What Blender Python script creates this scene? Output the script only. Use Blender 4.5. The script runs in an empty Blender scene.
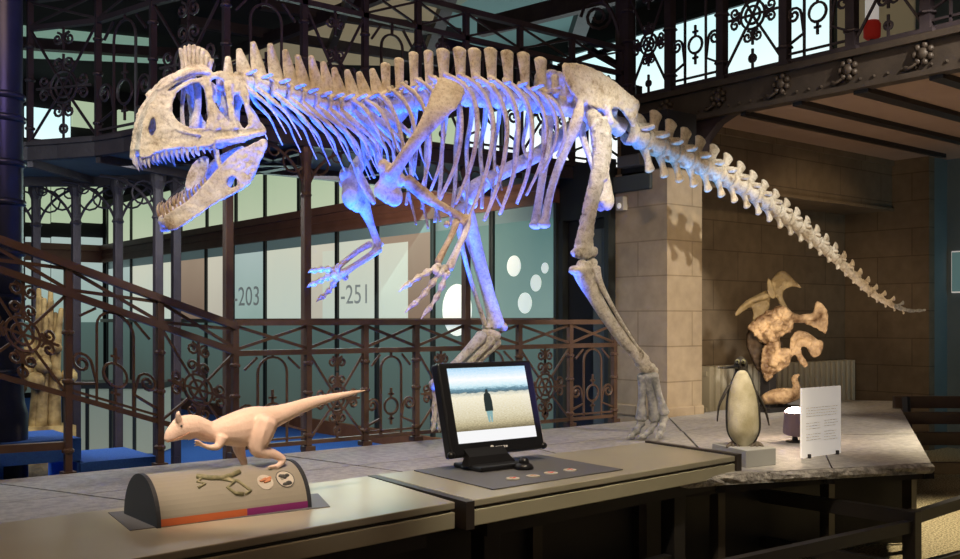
import bpy, bmesh, math, random
from mathutils import Vector, Matrix
random.seed(11)
PI = math.pi
# ------------------------------------------------------------------ camera frame
# The hall runs along +x and +y; the camera stands at the origin, eye height EYE,
# looking between the two axes.
EYE = 1.40
FPX = 1000.0
n_ = math.hypot(.777, .629)
CA, SA = .777 / n_, .629 / n_
def ratios(px):
    u = (px - 480.0) / FPX
    return CA * u + SA, CA - SA * u          # x per depth, y per depth
def onY(px, py, y):
    rx, ry = ratios(px); d = y / ry
    return Vector((rx * d, y, EYE - (py - 320.0) / FPX * d))
def onX(px, py, x):
    rx, ry = ratios(px); d = x / rx
    return Vector((x, ry * d, EYE - (py - 320.0) / FPX * d))
def onZ(px, py, z):
    rx, ry = ratios(px); d = (EYE - z) * FPX / (py - 320.0)
    return Vector((rx * d, ry * d, z))
def onD(px, py, d):
    rx, ry = ratios(px)
    return Vector((rx * d, ry * d, EYE - (py - 320.0) / FPX * d))
FWD = Vector((SA, CA, 0)); RIGHT = Vector((CA, -SA, 0)); UP = Vector((0, 0, 1))
XA = Vector((1, 0, 0)); YA = Vector((0, 1, 0))

col = bpy.context.scene.collection
# ------------------------------------------------------------------ materials
def mat(name, c, rough=.6, metal=0.0, c2=None, nscale=8.0, bump=0.0, bscale=None, emit=0.0, ecol=None, spec=.4, lo=.35, hi=.65, alpha=None):
    m = bpy.data.materials.new(name); m.use_nodes = True
    nt = m.node_tree; b = nt.nodes['Principled BSDF']
    b.inputs['Roughness'].default_value = rough
    b.inputs['Metallic'].default_value = metal
    b.inputs['Specular IOR Level'].default_value = spec
    b.inputs['Base Color'].default_value = (*c, 1)
    tc = nt.nodes.new('ShaderNodeTexCoord')
    if c2 is not None:
        no = nt.nodes.new('ShaderNodeTexNoise'); no.inputs['Scale'].default_value = nscale
        no.inputs['Detail'].default_value = 6
        nt.links.new(tc.outputs['Object'], no.inputs['Vector'])
        r = nt.nodes.new('ShaderNodeValToRGB')
        r.color_ramp.elements[0].position = lo; r.color_ramp.elements[1].position = hi
        r.color_ramp.elements[0].color = (*c, 1); r.color_ramp.elements[1].color = (*c2, 1)
        nt.links.new(no.outputs['Fac'], r.inputs['Fac'])
        nt.links.new(r.outputs['Color'], b.inputs['Base Color'])
    if bump:
        nb = nt.nodes.new('ShaderNodeTexNoise'); nb.inputs['Scale'].default_value = bscale or nscale
        nb.inputs['Detail'].default_value = 5
        nt.links.new(tc.outputs['Object'], nb.inputs['Vector'])
        bm = nt.nodes.new('ShaderNodeBump'); bm.inputs['Strength'].default_value = bump
        bm.inputs['Distance'].default_value = .02
        nt.links.new(nb.outputs['Fac'], bm.inputs['Height'])
        nt.links.new(bm.outputs['Normal'], b.inputs['Normal'])
    if emit:
        b.inputs['Emission Color'].default_value = (*(ecol or c), 1)
        b.inputs['Emission Strength'].default_value = emit
    return m

def stone_mat(name, c1, c2, mortar, bw, bh, rough=.8):
    m = bpy.data.materials.new(name); m.use_nodes = True
    nt = m.node_tree; b = nt.nodes['Principled BSDF']; b.inputs['Roughness'].default_value = rough
    b.inputs['Specular IOR Level'].default_value = .2
    tc = nt.nodes.new('ShaderNodeTexCoord'); sp = nt.nodes.new('ShaderNodeSeparateXYZ')
    nt.links.new(tc.outputs['Object'], sp.inputs[0])
    ad = nt.nodes.new('ShaderNodeMath'); ad.operation = 'ADD'
    nt.links.new(sp.outputs[0], ad.inputs[0]); nt.links.new(sp.outputs[1], ad.inputs[1])
    cb = nt.nodes.new('ShaderNodeCombineXYZ')
    nt.links.new(ad.outputs[0], cb.inputs[0]); nt.links.new(sp.outputs[2], cb.inputs[1])
    br = nt.nodes.new('ShaderNodeTexBrick')
    br.inputs['Scale'].default_value = 1.0
    br.inputs['Brick Width'].default_value = bw; br.inputs['Row Height'].default_value = bh
    br.inputs['Mortar Size'].default_value = .006
    br.inputs['Color1'].default_value = (*c1, 1); br.inputs['Color2'].default_value = (*c2, 1)
    br.inputs['Mortar'].default_value = (*mortar, 1)
    nt.links.new(cb.outputs[0], br.inputs['Vector'])
    no = nt.nodes.new('ShaderNodeTexNoise'); no.inputs['Scale'].default_value = 9; no.inputs['Detail'].default_value = 8
    nt.links.new(tc.outputs['Object'], no.inputs['Vector'])
    mx = nt.nodes.new('ShaderNodeMix'); mx.data_type = 'RGBA'; mx.blend_type = 'MULTIPLY'
    mx.inputs[0].default_value = .45
    nt.links.new(br.outputs['Color'], mx.inputs[6]); nt.links.new(no.outputs['Fac'], mx.inputs[7])
    nt.links.new(mx.outputs[2], b.inputs['Base Color'])
    bu = nt.nodes.new('ShaderNodeBump'); bu.inputs['Strength'].default_value = .25; bu.inputs['Distance'].default_value = .02
    inv = nt.nodes.new('ShaderNodeMath'); inv.operation = 'SUBTRACT'; inv.inputs[0].default_value = 1
    nt.links.new(br.outputs['Fac'], inv.inputs[1]); nt.links.new(inv.outputs[0], bu.inputs['Height'])
    nt.links.new(bu.outputs['Normal'], b.inputs['Normal'])
    return m

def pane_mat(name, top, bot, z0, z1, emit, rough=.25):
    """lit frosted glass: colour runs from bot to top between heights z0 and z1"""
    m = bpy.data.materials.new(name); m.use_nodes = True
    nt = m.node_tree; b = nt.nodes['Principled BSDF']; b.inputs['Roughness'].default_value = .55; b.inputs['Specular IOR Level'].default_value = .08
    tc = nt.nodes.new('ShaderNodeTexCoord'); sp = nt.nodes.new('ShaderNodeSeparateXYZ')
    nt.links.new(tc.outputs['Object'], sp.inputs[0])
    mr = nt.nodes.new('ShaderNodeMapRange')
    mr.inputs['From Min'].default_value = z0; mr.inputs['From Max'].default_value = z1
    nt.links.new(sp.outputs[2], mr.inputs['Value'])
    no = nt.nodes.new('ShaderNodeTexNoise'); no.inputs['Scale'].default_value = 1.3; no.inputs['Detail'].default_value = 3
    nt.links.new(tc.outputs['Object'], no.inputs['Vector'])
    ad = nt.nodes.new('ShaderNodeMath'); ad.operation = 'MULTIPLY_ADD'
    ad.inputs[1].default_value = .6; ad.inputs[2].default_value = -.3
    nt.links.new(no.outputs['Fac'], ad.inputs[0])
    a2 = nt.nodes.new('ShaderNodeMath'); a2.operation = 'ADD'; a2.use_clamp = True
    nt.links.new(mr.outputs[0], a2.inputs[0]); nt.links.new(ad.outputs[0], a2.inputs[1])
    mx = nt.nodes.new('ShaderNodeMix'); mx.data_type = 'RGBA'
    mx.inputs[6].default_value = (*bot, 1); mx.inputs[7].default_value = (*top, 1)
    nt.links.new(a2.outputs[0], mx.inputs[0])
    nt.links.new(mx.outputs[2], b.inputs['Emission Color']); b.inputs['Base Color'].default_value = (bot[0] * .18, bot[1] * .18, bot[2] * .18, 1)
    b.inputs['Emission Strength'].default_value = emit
    return m

def bone_mat(name, dark, mid, pale, sc=9, bump=.7):
    m = bpy.data.materials.new(name); m.use_nodes = True
    nt = m.node_tree; b = nt.nodes['Principled BSDF']; b.inputs['Roughness'].default_value = .62
    b.inputs['Specular IOR Level'].default_value = .25
    tc = nt.nodes.new('ShaderNodeTexCoord')
    n1 = nt.nodes.new('ShaderNodeTexNoise'); n1.inputs['Scale'].default_value = sc; n1.inputs['Detail'].default_value = 8; n1.inputs['Roughness'].default_value = .7
    n2 = nt.nodes.new('ShaderNodeTexNoise'); n2.inputs['Scale'].default_value = 60; n2.inputs['Detail'].default_value = 6; n2.inputs['Roughness'].default_value = .7
    for n in (n1, n2): nt.links.new(tc.outputs['Object'], n.inputs['Vector'])
    r1 = nt.nodes.new('ShaderNodeValToRGB'); e = r1.color_ramp.elements
    e[0].position = .30; e[0].color = (*dark, 1); e[1].position = .62; e[1].color = (*pale, 1)
    x = e.new(.43); x.color = (*mid, 1)
    nt.links.new(n1.outputs['Fac'], r1.inputs['Fac'])
    r2 = nt.nodes.new('ShaderNodeValToRGB'); e = r2.color_ramp.elements
    e[0].position = .34; e[0].color = (.42, .36, .30, 1); e[1].position = .50; e[1].color = (1, 1, 1, 1)
    nt.links.new(n2.outputs['Fac'], r2.inputs['Fac'])
    mx = nt.nodes.new('ShaderNodeMix'); mx.data_type = 'RGBA'; mx.blend_type = 'MULTIPLY'; mx.inputs[0].default_value = .55
    nt.links.new(r1.outputs['Color'], mx.inputs[6]); nt.links.new(r2.outputs['Color'], mx.inputs[7])
    nt.links.new(mx.outputs[2], b.inputs['Base Color'])
    bm = nt.nodes.new('ShaderNodeBump'); bm.inputs['Strength'].default_value = bump; bm.inputs['Distance'].default_value = .012
    ad = nt.nodes.new('ShaderNodeMath'); ad.operation = 'ADD'
    nt.links.new(n1.outputs['Fac'], ad.inputs[0]); nt.links.new(n2.outputs['Fac'], ad.inputs[1])
    nt.links.new(ad.outputs[0], bm.inputs['Height']); nt.links.new(bm.outputs['Normal'], b.inputs['Normal'])
    return m

M = {}
M['bone'] = bone_mat('aged_bone', (.26, .18, .10), (.66, .58, .44), (.86, .81, .70))
M['bone_pale'] = bone_mat('pale_speckled_bone', (.20, .15, .10), (.70, .65, .53), (.90, .86, .78), 18, 1.6)
M['bone_gold'] = bone_mat('golden_bone', (.20, .12, .05), (.46, .34, .19), (.64, .52, .34))
M['bone_grey_shade'] = mat('shade_grey_bone', (.22, .23, .23), .65, c2=(.46, .46, .44), nscale=22, bump=.5, bscale=50, spec=.25)  # shade on the unlit near foot put into the colour; tail tip shares it
M['tooth'] = mat('tooth', (.50, .43, .32), .35, c2=(.66, .60, .50), nscale=30)
M['tooth_brown'] = mat('brown_tooth', (.30, .19, .09), .35, c2=(.52, .40, .24), nscale=30)
M['iron'] = mat('brown_painted_iron', (.095, .058, .040), .45, .2, c2=(.125, .075, .052), nscale=6, bump=.15, bscale=30)
M['iron_dark'] = mat('dark_painted_iron', (.040, .030, .036), .5, .2, c2=(.056, .042, .046), nscale=6, bump=.15, bscale=30)
M['iron_bluelit'] = mat('blue_lit_iron', (.014, .020, .048), .36, .2, c2=(.019, .027, .062), nscale=5)  # blue cast of the light put into the column's base colour
M['girder'] = mat('girder_paint', (.055, .042, .032), .5, .2, c2=(.075, .057, .043), nscale=6, bump=.15, bscale=30)
M['lintel'] = mat('lintel_wood', (.15, .070, .048), .42, 0, c2=(.19, .090, .062), nscale=4)
M['black'] = mat('black_metal', (.024, .022, .023), .45, .2)
M['blackplastic'] = mat('black_plastic', (.012, .012, .014), .35)
M['frame'] = mat('dark_window_frame', (.018, .022, .022), .5)
M['slab'] = mat('grey_stone_slab', (.30, .29, .28), .6, c2=(.44, .425, .40), nscale=26, bump=.3, bscale=70)
M['slab_edge'] = mat('rough_stone_edge', (.22, .21, .20), .85, c2=(.5, .48, .45), nscale=30, bump=1.0, bscale=40)
M['table'] = mat('olive_laminate', (.36, .335, .245), .28, c2=(.395, .365, .27), nscale=3, spec=.5)
M['table_edge'] = mat('olive_edge', (.40, .37, .26), .45, c2=(.43, .40, .285), nscale=3)
M['groove'] = mat('dark_groove', (.05, .045, .03), .6)
M['steel'] = mat('brown_steel_gap', (.055, .045, .04), .4, .3)
M['mat'] = mat('grey_mat', (.12, .12, .125), .5)
M['dome'] = mat('taupe_board', (.27, .25, .195), .45, c2=(.295, .27, .21), nscale=5)
M['domeend'] = mat('dark_end_board', (.03, .033, .038), .5)
M['orange'] = mat('orange_band', (.42, .10, .03), .5)
M['purple'] = mat('purple_band', (.19, .02, .12), .5)
M['model'] = mat('cream_painted_resin', (.84, .60, .46), .5, c2=(.88, .65, .51), nscale=20, bump=.15, bscale=80)
M['print_green'] = mat('printed_green', (.16, .16, .08), .5, c2=(.28, .25, .14), nscale=60)
M['print_orange'] = mat('printed_orange', (.55, .24, .12), .5)
M['print_grey'] = mat('printed_grey', (.09, .09, .085), .5)
M['print_pale'] = mat('printed_pale', (.50, .46, .38), .5)
M['white'] = mat('self_lit_white_panel', (.86, .84, .80), .4, emit=.30, ecol=(1, .93, .86))  # slight self-glow added so the text panel looks lit
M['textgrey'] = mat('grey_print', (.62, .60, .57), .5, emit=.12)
M['plinth'] = mat('grey_plinth', (.33, .33, .32), .6)
M['pgblack'] = mat('penguin_dark_feathers', (.022, .019, .016), .7, c2=(.06, .05, .04), nscale=40, bump=.3, bscale=90)
M['pgcream'] = mat('penguin_cream_feathers', (.40, .35, .22), .8, c2=(.66, .61, .46), nscale=9, bump=.2, bscale=70)
M['pgfoot'] = mat('penguin_foot', (.10, .08, .06), .6)
M['skull_brown'] = mat('brown_fossil', (.11, .055, .022), .55, c2=(.50, .34, .19), nscale=9, bump=1.0, bscale=26, lo=.36, hi=.62)
M['skull_olive'] = mat('olive_fossil', (.16, .11, .05), .6, c2=(.26, .185, .085), nscale=10, bump=.6, bscale=25)
M['skull_dark'] = mat('dark_fossil', (.025, .016, .010), .7, c2=(.07, .04, .02), nscale=12, bump=.6, bscale=25)
M['pgface'] = mat('olive_face_patch', (.26, .25, .15), .7)
M['lampbody'] = mat('mauve_lamp_body', (.22, .16, .19), .4, .2)
M['lampglow'] = mat('lamp_lens', (1, .8, .7), .3, emit=30, ecol=(1, .74, .58))
M['radiator'] = mat('cream_radiator', (.50, .46, .36), .5)
M['stone'] = stone_mat('warm_stone_blocks', (.50, .40, .27), (.54, .43, .30), (.36, .28, .18), .9, .295)
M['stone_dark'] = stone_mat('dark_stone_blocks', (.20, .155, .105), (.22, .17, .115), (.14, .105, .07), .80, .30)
M['plaster'] = mat('pinkish_plaster', (.34, .235, .18), .85, c2=(.37, .26, .20), nscale=3)
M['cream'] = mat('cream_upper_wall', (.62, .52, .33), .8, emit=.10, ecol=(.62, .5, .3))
M['teal_wall'] = mat('teal_lit_wall', (.12, .155, .16), .7, c2=(.14, .175, .18), nscale=3)  # bluish light of the next room put into the wall tone
M['carpet_blue'] = mat('blue_carpet', (.025, .10, .42), .9, c2=(.03, .13, .50), nscale=120, bump=.3, bscale=200)
M['carpet'] = mat('speckled_carpet', (.15, .12, .06), .95, c2=(.50, .43, .27), nscale=75, bump=.5, bscale=90, lo=.42, hi=.58)
M['soffit'] = mat('grey_soffit', (.07, .085, .085), .7)
M['ceil_dark'] = mat('dark_ceiling', (.012, .011, .012), .9)
M['sky_beige'] = mat('beige_roof_panel', (.30, .25, .16), .8, emit=.26, ecol=(.55, .45, .28))
M['sky_teal'] = mat('teal_roof_panel', (.12, .22, .22), .8, emit=.20, ecol=(.26, .46, .45))
M['sky_green'] = mat('green_roof_panel', (.3, .5, .4), .8, emit=.35, ecol=(.40, .66, .52))
M['win_white'] = pane_mat('bright_window', (.62, .90, .92), (1, 1, .97), 3.6, 5.2, 1.15)
M['win_green'] = pane_mat('green_lit_window', (.62, .78, .52), (.74, .86, .60), 2.8, 3.3, .62)
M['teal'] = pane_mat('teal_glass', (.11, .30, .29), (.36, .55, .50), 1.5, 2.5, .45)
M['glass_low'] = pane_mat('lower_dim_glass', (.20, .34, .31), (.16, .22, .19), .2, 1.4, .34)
M['pane_white'] = pane_mat('white_glass', (.80, .82, .66), (.66, .76, .66), 1.4, 2.4, .72)
M['pane_pale'] = pane_mat('pale_teal_glass', (.62, .78, .74), (.42, .60, .54), 1.4, 2.4, .60)
M['pane_cream'] = pane_mat('cream_room', (.86, .82, .66), (.70, .66, .54), 1.5, 2.3, .66)
M['pane_beige'] = pane_mat('beige_board', (.66, .50, .36), (.40, .28, .20), 1.5, 2.3, .45)
M['pane_top'] = mat('dim_pane_top', (.13, .20, .20), .3, emit=.16, ecol=(.3, .45, .45))
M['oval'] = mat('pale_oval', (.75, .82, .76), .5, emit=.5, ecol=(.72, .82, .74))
M['letter'] = mat('grey_letters', (.3, .36, .34), .6, emit=.26, ecol=(.36,.42,.40))
M['case_glass'] = pane_mat('pale_case_glass', (.50, .64, .54), (.72, .80, .66), 0, .7, .22)
M['trunk'] = mat('split_wood', (.13, .07, .02), .8, c2=(.46, .30, .11), nscale=8, bump=.6, bscale=20)
M['red'] = mat('red_fabric', (.55, .03, .02), .7, emit=.1)
M['brownwood'] = mat('brown_wood', (.16, .06, .025), .5, c2=(.22, .09, .035), nscale=6)
M['sensor'] = mat('white_plastic', (.55, .50, .42), .5)
M['greybox'] = mat('grey_lamp_housing', (.10, .10, .10), .5)
M['slat'] = mat('dark_bench_wood', (.045, .030, .022), .45, c2=(.06, .04, .03), nscale=5)

# ------------------------------------------------------------------ mesh builder
def cr(pts, sub=4, closed=False):
    """Catmull-Rom through tuples / vectors of any length"""
    pts = [tuple(p) for p in pts]; n = len(pts); out = []
    rng = range(n) if closed else range(n - 1)
    for i in rng:
        if closed: p0, p1, p2, p3 = pts[i - 1], pts[i], pts[(i + 1) % n], pts[(i + 2) % n]
        else: p0, p1, p2, p3 = pts[max(i - 1, 0)], pts[i], pts[i + 1], pts[min(i + 2, n - 1)]
        for k in range(sub):
            t = k / sub
            out.append(tuple(.5 * (2 * b + (c - a) * t + (2 * a - 5 * b + 4 * c - d) * t * t + (3 * b - a - 3 * c + d) * t ** 3)
                             for a, b, c, d in zip(p0, p1, p2, p3)))
    if not closed: out.append(pts[-1])
    return out

ROOT = {}
class MB:
    def __init__(s): s.v = []; s.f = []
    def add(s, vs, fs):
        o = len(s.v); s.v += [Vector(v) for v in vs]; s.f += [[i + o for i in f] for f in fs]; return s
    def box(s, x0, x1, y0, y1, z0, z1):
        return s.add([(x0, y0, z0), (x1, y0, z0), (x1, y1, z0), (x0, y1, z0), (x0, y0, z1), (x1, y0, z1), (x1, y1, z1), (x0, y1, z1)],
                     [(0, 3, 2, 1), (4, 5, 6, 7), (0, 1, 5, 4), (1, 2, 6, 5), (2, 3, 7, 6), (3, 0, 4, 7)])
    def obox(s, c, ax, hs):
        vs = []
        for k in range(2):
            for i, j in ((-1, -1), (1, -1), (1, 1), (-1, 1)):
                vs.append(Vector(c) + ax[0] * (i * hs[0]) + ax[1] * (j * hs[1]) + ax[2] * ((2 * k - 1) * hs[2]))
        return s.add(vs, [(0, 3, 2, 1), (4, 5, 6, 7), (0, 1, 5, 4), (1, 2, 6, 5), (2, 3, 7, 6), (3, 0, 4, 7)])
    def beam(s, p, q, w, h, up=UP):
        p, q = Vector(p), Vector(q); t = (q - p); L = t.length; t = t / L
        sd = t.cross(up); sd = sd.normalized() if sd.length > 1e-5 else t.orthogonal().normalized()
        u = sd.cross(t)
        return s.obox((p + q) / 2, (t, sd, u), (L / 2, w / 2, h / 2))
    def tube(s, pts, r, n=8, ref=None, cap=True, closed=False, rnd=False):
        P = [Vector(p) for p in pts]; m = len(P)
        R = list(r) if isinstance(r, (list,)) else [r] * m
        R = [(q, q) if not isinstance(q, (tuple, list)) else q for q in R]
        T = []
        for i in range(m):
            if closed: t = P[(i + 1) % m] - P[i - 1]
            else: t = P[min(i + 1, m - 1)] - P[max(i - 1, 0)]
            T.append(t.normalized() if t.length > 1e-9 else Vector((0, 0, 1)))
        if rnd and not closed:
            r0 = (R[0][0] + R[0][1]) / 2; r1 = (R[-1][0] + R[-1][1]) / 2
            P = [P[0] - T[0] * r0 * .55, P[0] - T[0] * r0 * .32] + P + [P[-1] + T[-1] * r1 * .32, P[-1] + T[-1] * r1 * .55]
            R = [tuple(q * .35 for q in R[0]), tuple(q * .78 for q in R[0])] + R + [tuple(q * .78 for q in R[-1]), tuple(q * .35 for q in R[-1])]
            T = [T[0]] * 2 + T + [T[-1]] * 2; m += 4
        a1 = None; vs = []
        for i in range(m):
            t = T[i]
            if ref is not None: base = Vector(ref)
            elif a1 is None: base = t.orthogonal()
            else: base = a1
            a = base - t * base.dot(t)
            if a.length < 1e-5: a = t.orthogonal()
            a.normalize(); a1 = a; b2 = t.cross(a)
            for k in range(n):
                an = 2 * PI * k / n
                vs.append(P[i] + a * (math.cos(an) * R[i][0]) + b2 * (math.sin(an) * R[i][1]))
        fs = []
        for i in range(m if closed else m - 1):
            j = (i + 1) % m
            for k in range(n):
                l = (k + 1) % n
                fs.append((i * n + k, i * n + l, j * n + l, j * n + k))
        if cap and not closed:
            fs.append(tuple(reversed(range(n)))); fs.append(tuple((m - 1) * n + k for k in range(n)))
        return s.add(vs, fs)
    def bone(s, pts, rad, sub=4, n=10, ref=None):
        """smooth tapering bone through control points"""
        if isinstance(rad[0], (tuple, list)):
            q = cr([tuple(p) + tuple(r) for p, r in zip(pts, rad)], sub)
            return s.tube([v[:3] for v in q], [(max(v[3], .0008), max(v[4], .0008)) for v in q], n, ref, rnd=True)
        q = cr([tuple(p) + (r,) for p, r in zip(pts, rad)], sub)
        return s.tube([v[:3] for v in q], [max(v[3], .0008) for v in q], n, ref, rnd=True)
    def ball(s, c, r, n=10, m=7, ax=None):
        r = r if isinstance(r, (tuple, list)) else (r, r, r)
        ax = ax or (XA, YA, UP); c = Vector(c); vs = [c - ax[2] * r[2]]; fs = []
        for i in range(1, m):
            th = -PI / 2 + PI * i / m
            for k in range(n):
                an = 2 * PI * k / n
                vs.append(c + ax[0] * (r[0] * math.cos(th) * math.cos(an)) + ax[1] * (r[1] * math.cos(th) * math.sin(an)) + ax[2] * (r[2] * math.sin(th)))
        vs.append(c + ax[2] * r[2]); e = len(vs) - 1
        for k in range(n):
            l = (k + 1) % n
            fs.append((0, 1 + l, 1 + k)); fs.append((e, e - n + k, e - n + l))
            for i in range(m - 2):
                fs.append((1 + i * n + k, 1 + i * n + l, 1 + (i + 1) * n + l, 1 + (i + 1) * n + k))
        return s.add(vs, fs)
    def lathe(s, c, prof, n=20, axis=UP):
        """prof: list of (r, h) from base c along axis"""
        return s.tube([Vector(c) + axis * h for r, h in prof], [max(r, .0005) for r, h in prof], n, ref=axis.orthogonal())
    def prism(s, pts, d):
        """polygon (list of 3d points) pushed along d"""
        n = len(pts); P = [Vector(p) for p in pts]; d = Vector(d)
        return s.add(P + [p + d for p in P], [tuple(reversed(range(n))), tuple(range(n, 2 * n))] +
                     [(i, (i + 1) % n, n + (i + 1) % n, n + i) for i in range(n)])
    def grid(s, rows, off):
        """closed thick sheet: rows of points, other face shifted by off (vector or function)"""
        nr, nc = len(rows), len(rows[0])
        top = [Vector(p) for r in rows for p in r]; bot = [p + (off(p) if callable(off) else Vector(off)) for p in top]
        N = nr * nc; fs = []
        for i in range(nr - 1):
            for j in range(nc - 1):
                q = (i * nc + j, i * nc + j + 1, (i + 1) * nc + j + 1, (i + 1) * nc + j)
                fs.append(q); fs.append(tuple(N + k for k in reversed(q)))
        edge = [(0, j) for j in range(nc)] + [(i, nc - 1) for i in range(1, nr)] + [(nr - 1, j) for j in range(nc - 2, -1, -1)] + [(i, 0) for i in range(nr - 2, 0, -1)]
        E = [i * nc + j for i, j in edge]
        for k in range(len(E)):
            a, b = E[k], E[(k + 1) % len(E)]
            fs.append((b, a, N + a, N + b))
        return s.add(top + bot, fs)
    def build(s, name, m, parent=None, smooth=False, bevel=0, remesh=0, label=None, sm=0):
        me = bpy.data.meshes.new(name)
        off = ROOT.get(parent.name, Vector()) if parent else Vector()
        me.from_pydata([tuple(v - off) for v in s.v], [], s.f); me.validate(); me.update()
        bm = bmesh.new(); bm.from_mesh(me); bmesh.ops.recalc_face_normals(bm, faces=bm.faces); bm.to_mesh(me); bm.free()
        o = bpy.data.objects.new(name, me); col.objects.link(o)
        me.materials.append(M[m] if isinstance(m, str) else m)
        if parent: o.parent = parent; ROOT[o.name] = off
        if remesh:
            md = o.modifiers.new('remesh', 'REMESH'); md.mode = 'VOXEL'; md.voxel_size = remesh; md.use_smooth_shade = True
            if sm:
                m2 = o.modifiers.new('smooth', 'SMOOTH'); m2.iterations = sm; m2.factor = .5
        if bevel:
            md = o.modifiers.new('bevel', 'BEVEL'); md.width = bevel; md.segments = 2; md.limit_method = 'ANGLE'
        if smooth:
            for p in me.polygons: p.use_smooth = True
        if label: o['label'] = label
        return o

def tag(o, label, cat, group=None):
    o['label'] = label; o['category'] = cat
    if group: o['group'] = group
    return o
def thing(name, loc, label, cat, group=None):
    o = bpy.data.objects.new(name, None); col.objects.link(o); o.empty_display_size = .1
    o.location = loc; ROOT[o.name] = Vector(loc)
    return tag(o, label, cat, group)
def struct(mb, name, m, **k):
    o = mb.build(name, m, **k); o['kind'] = 'structure'; return o

def plate2d(loops, ext, bev=0.0, res=2):
    """filled 2-d outline with holes -> verts (x, y, depth) and faces"""
    cu = bpy.data.curves.new('tmp', 'CURVE'); cu.dimensions = '2D'; cu.fill_mode = 'BOTH'
    cu.extrude = ext; cu.bevel_depth = bev; cu.bevel_resolution = res
    for L in loops:
        sp = cu.splines.new('POLY'); sp.points.add(len(L) - 1); sp.use_cyclic_u = True
        for p, q in zip(sp.points, L): p.co = (q[0], q[1], 0, 1)
    ob = bpy.data.objects.new('tmp', cu); col.objects.link(ob)
    dg = bpy.context.evaluated_depsgraph_get(); dg.update()
    me = ob.evaluated_get(dg).to_mesh()
    bm = bmesh.new(); bm.from_mesh(me); bmesh.ops.remove_doubles(bm, verts=bm.verts, dist=1e-5)
    bm.verts.ensure_lookup_table(); bm.verts.index_update()
    vs = [tuple(v.co) for v in bm.verts]; fs = [tuple(v.index for v in f.verts) for f in bm.faces]
    bm.free(); bpy.data.objects.remove(ob); bpy.data.curves.remove(cu)
    return vs, fs
def text2d(body, size, ext=.002):
    cu = bpy.data.curves.new('tmp', 'FONT'); cu.body = body; cu.size = size; cu.extrude = ext
    ob = bpy.data.objects.new('tmp', cu); col.objects.link(ob)
    dg = bpy.context.evaluated_depsgraph_get(); dg.update()
    me = ob.evaluated_get(dg).to_mesh()
    vs = [tuple(v.co) for v in me.vertices]; fs = [tuple(p.vertices) for p in me.polygons]
    bpy.data.objects.remove(ob); bpy.data.curves.remove(cu)
    return vs, fs
# ------------------------------------------------------------------ the hall
SL = .60                       # top of the stone platform
YR = 5.44                      # line of the landing railing
XG = 6.30                      # glass wall of the gallery
YB = 6.51                      # balcony edge
ZB0, ZB1, ZB2, ZB3 = 2.70, 2.79, 3.73, 3.96
XF = 7.04                      # edge of the right-hand balcony

def camx(d, px): return onD(px, 320, d)

struct(MB().box(-8, 13, -3, YR + .02, -.06, 0), 'floor', 'carpet')
struct(MB().box(-8, XG + 4.2, YR + .02, 19.2, -.06, 0), 'floor_gallery', 'carpet_blue')
struct(MB().box(-9, 16, -3.2, 20, 5.75, 5.85), 'ceiling', 'ceil_dark')
# roof panels seen above the balcony
def roofpanel(q, m, i):
    pts = [onZ(x, y, 5.70) for x, y in q]
    struct(MB().prism(pts, (0, 0, .03)), 'window_%d' % i, m)
roofpanel([(20, 27), (150, 40), (150, 47), (20, 36)], 'sky_green', 20)
roofpanel([(20, 47), (170, 52), (170, 64), (20, 58)], 'sky_green', 21)
roofpanel([(200, 62), (320, 20), (420, 32), (400, 66)], 'sky_beige', 22)
roofpanel([(262, 2), (330, -8), (470, -2), (440, 22), (330, 14)], 'sky_beige', 23)
roofpanel([(440, 30), (452, -2), (585, -8), (572, 42), (460, 52)], 'sky_teal', 24)

# walls ------------------------------------------------------------
struct(MB().box(-9, 16, 19.1, 19.3, 0, 5.8), 'wall_back', 'ceil_dark')
struct(MB().box(-9, -8.8, -3, 19.2, 0, 5.8), 'wall_left', 'ceil_dark')
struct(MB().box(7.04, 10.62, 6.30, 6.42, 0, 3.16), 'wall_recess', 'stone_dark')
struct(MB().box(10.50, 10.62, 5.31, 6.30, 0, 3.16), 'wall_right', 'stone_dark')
struct(MB().box(10.90, 11.0, 1.5, 5.35, 0, 3.16), 'wall_side', 'teal_wall')
struct(MB().box(10.62, 10.90, 5.31, 5.36, 0, 3.16), 'wall_return', 'teal_wall')
# stone pillar
pc = Vector((6.39, 5.44, 0))
struct(MB().box(6.39, 6.84, 5.44, 6.02, 0, 2.66), 'wall_pillar', 'stone')
struct(MB().box(6.46, 6.84, 5.50, 6.02, 2.66, 3.16), 'trim_43', 'ceil_dark')
struct(MB().box(6.375, 6.855, 5.425, 6.035, SL - .02, SL + .075), 'baseboard_pillar', 'stone', bevel=.01)
struct(MB().box(6.36, 6.56, 5.60, 6.05, 2.50, 2.64), 'trim_1', 'soffit', bevel=.01)
# recess behind the pillar: side jamb and the deep beam over the niche
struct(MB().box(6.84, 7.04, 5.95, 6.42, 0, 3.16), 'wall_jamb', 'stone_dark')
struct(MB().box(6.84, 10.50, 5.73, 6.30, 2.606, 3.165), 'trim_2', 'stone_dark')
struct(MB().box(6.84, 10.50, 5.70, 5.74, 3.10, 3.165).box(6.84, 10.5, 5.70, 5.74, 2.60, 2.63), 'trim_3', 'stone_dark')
# soffit of the right-hand balcony with its black beams
struct(MB().box(XF + .02, 11.0, 1.0, 6.42, 3.16, 3.30), 'ceiling_balcony', 'plaster')
for i, (yy, w) in enumerate(((5.15, .055), (4.63, .085), (4.08, .12), (3.50, .10))):
    struct(MB().box(XF - .02, 10.5, yy - w / 2, yy + w / 2, 3.12, 3.17), 'trim_%d' % (4 + i), 'black')
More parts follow.
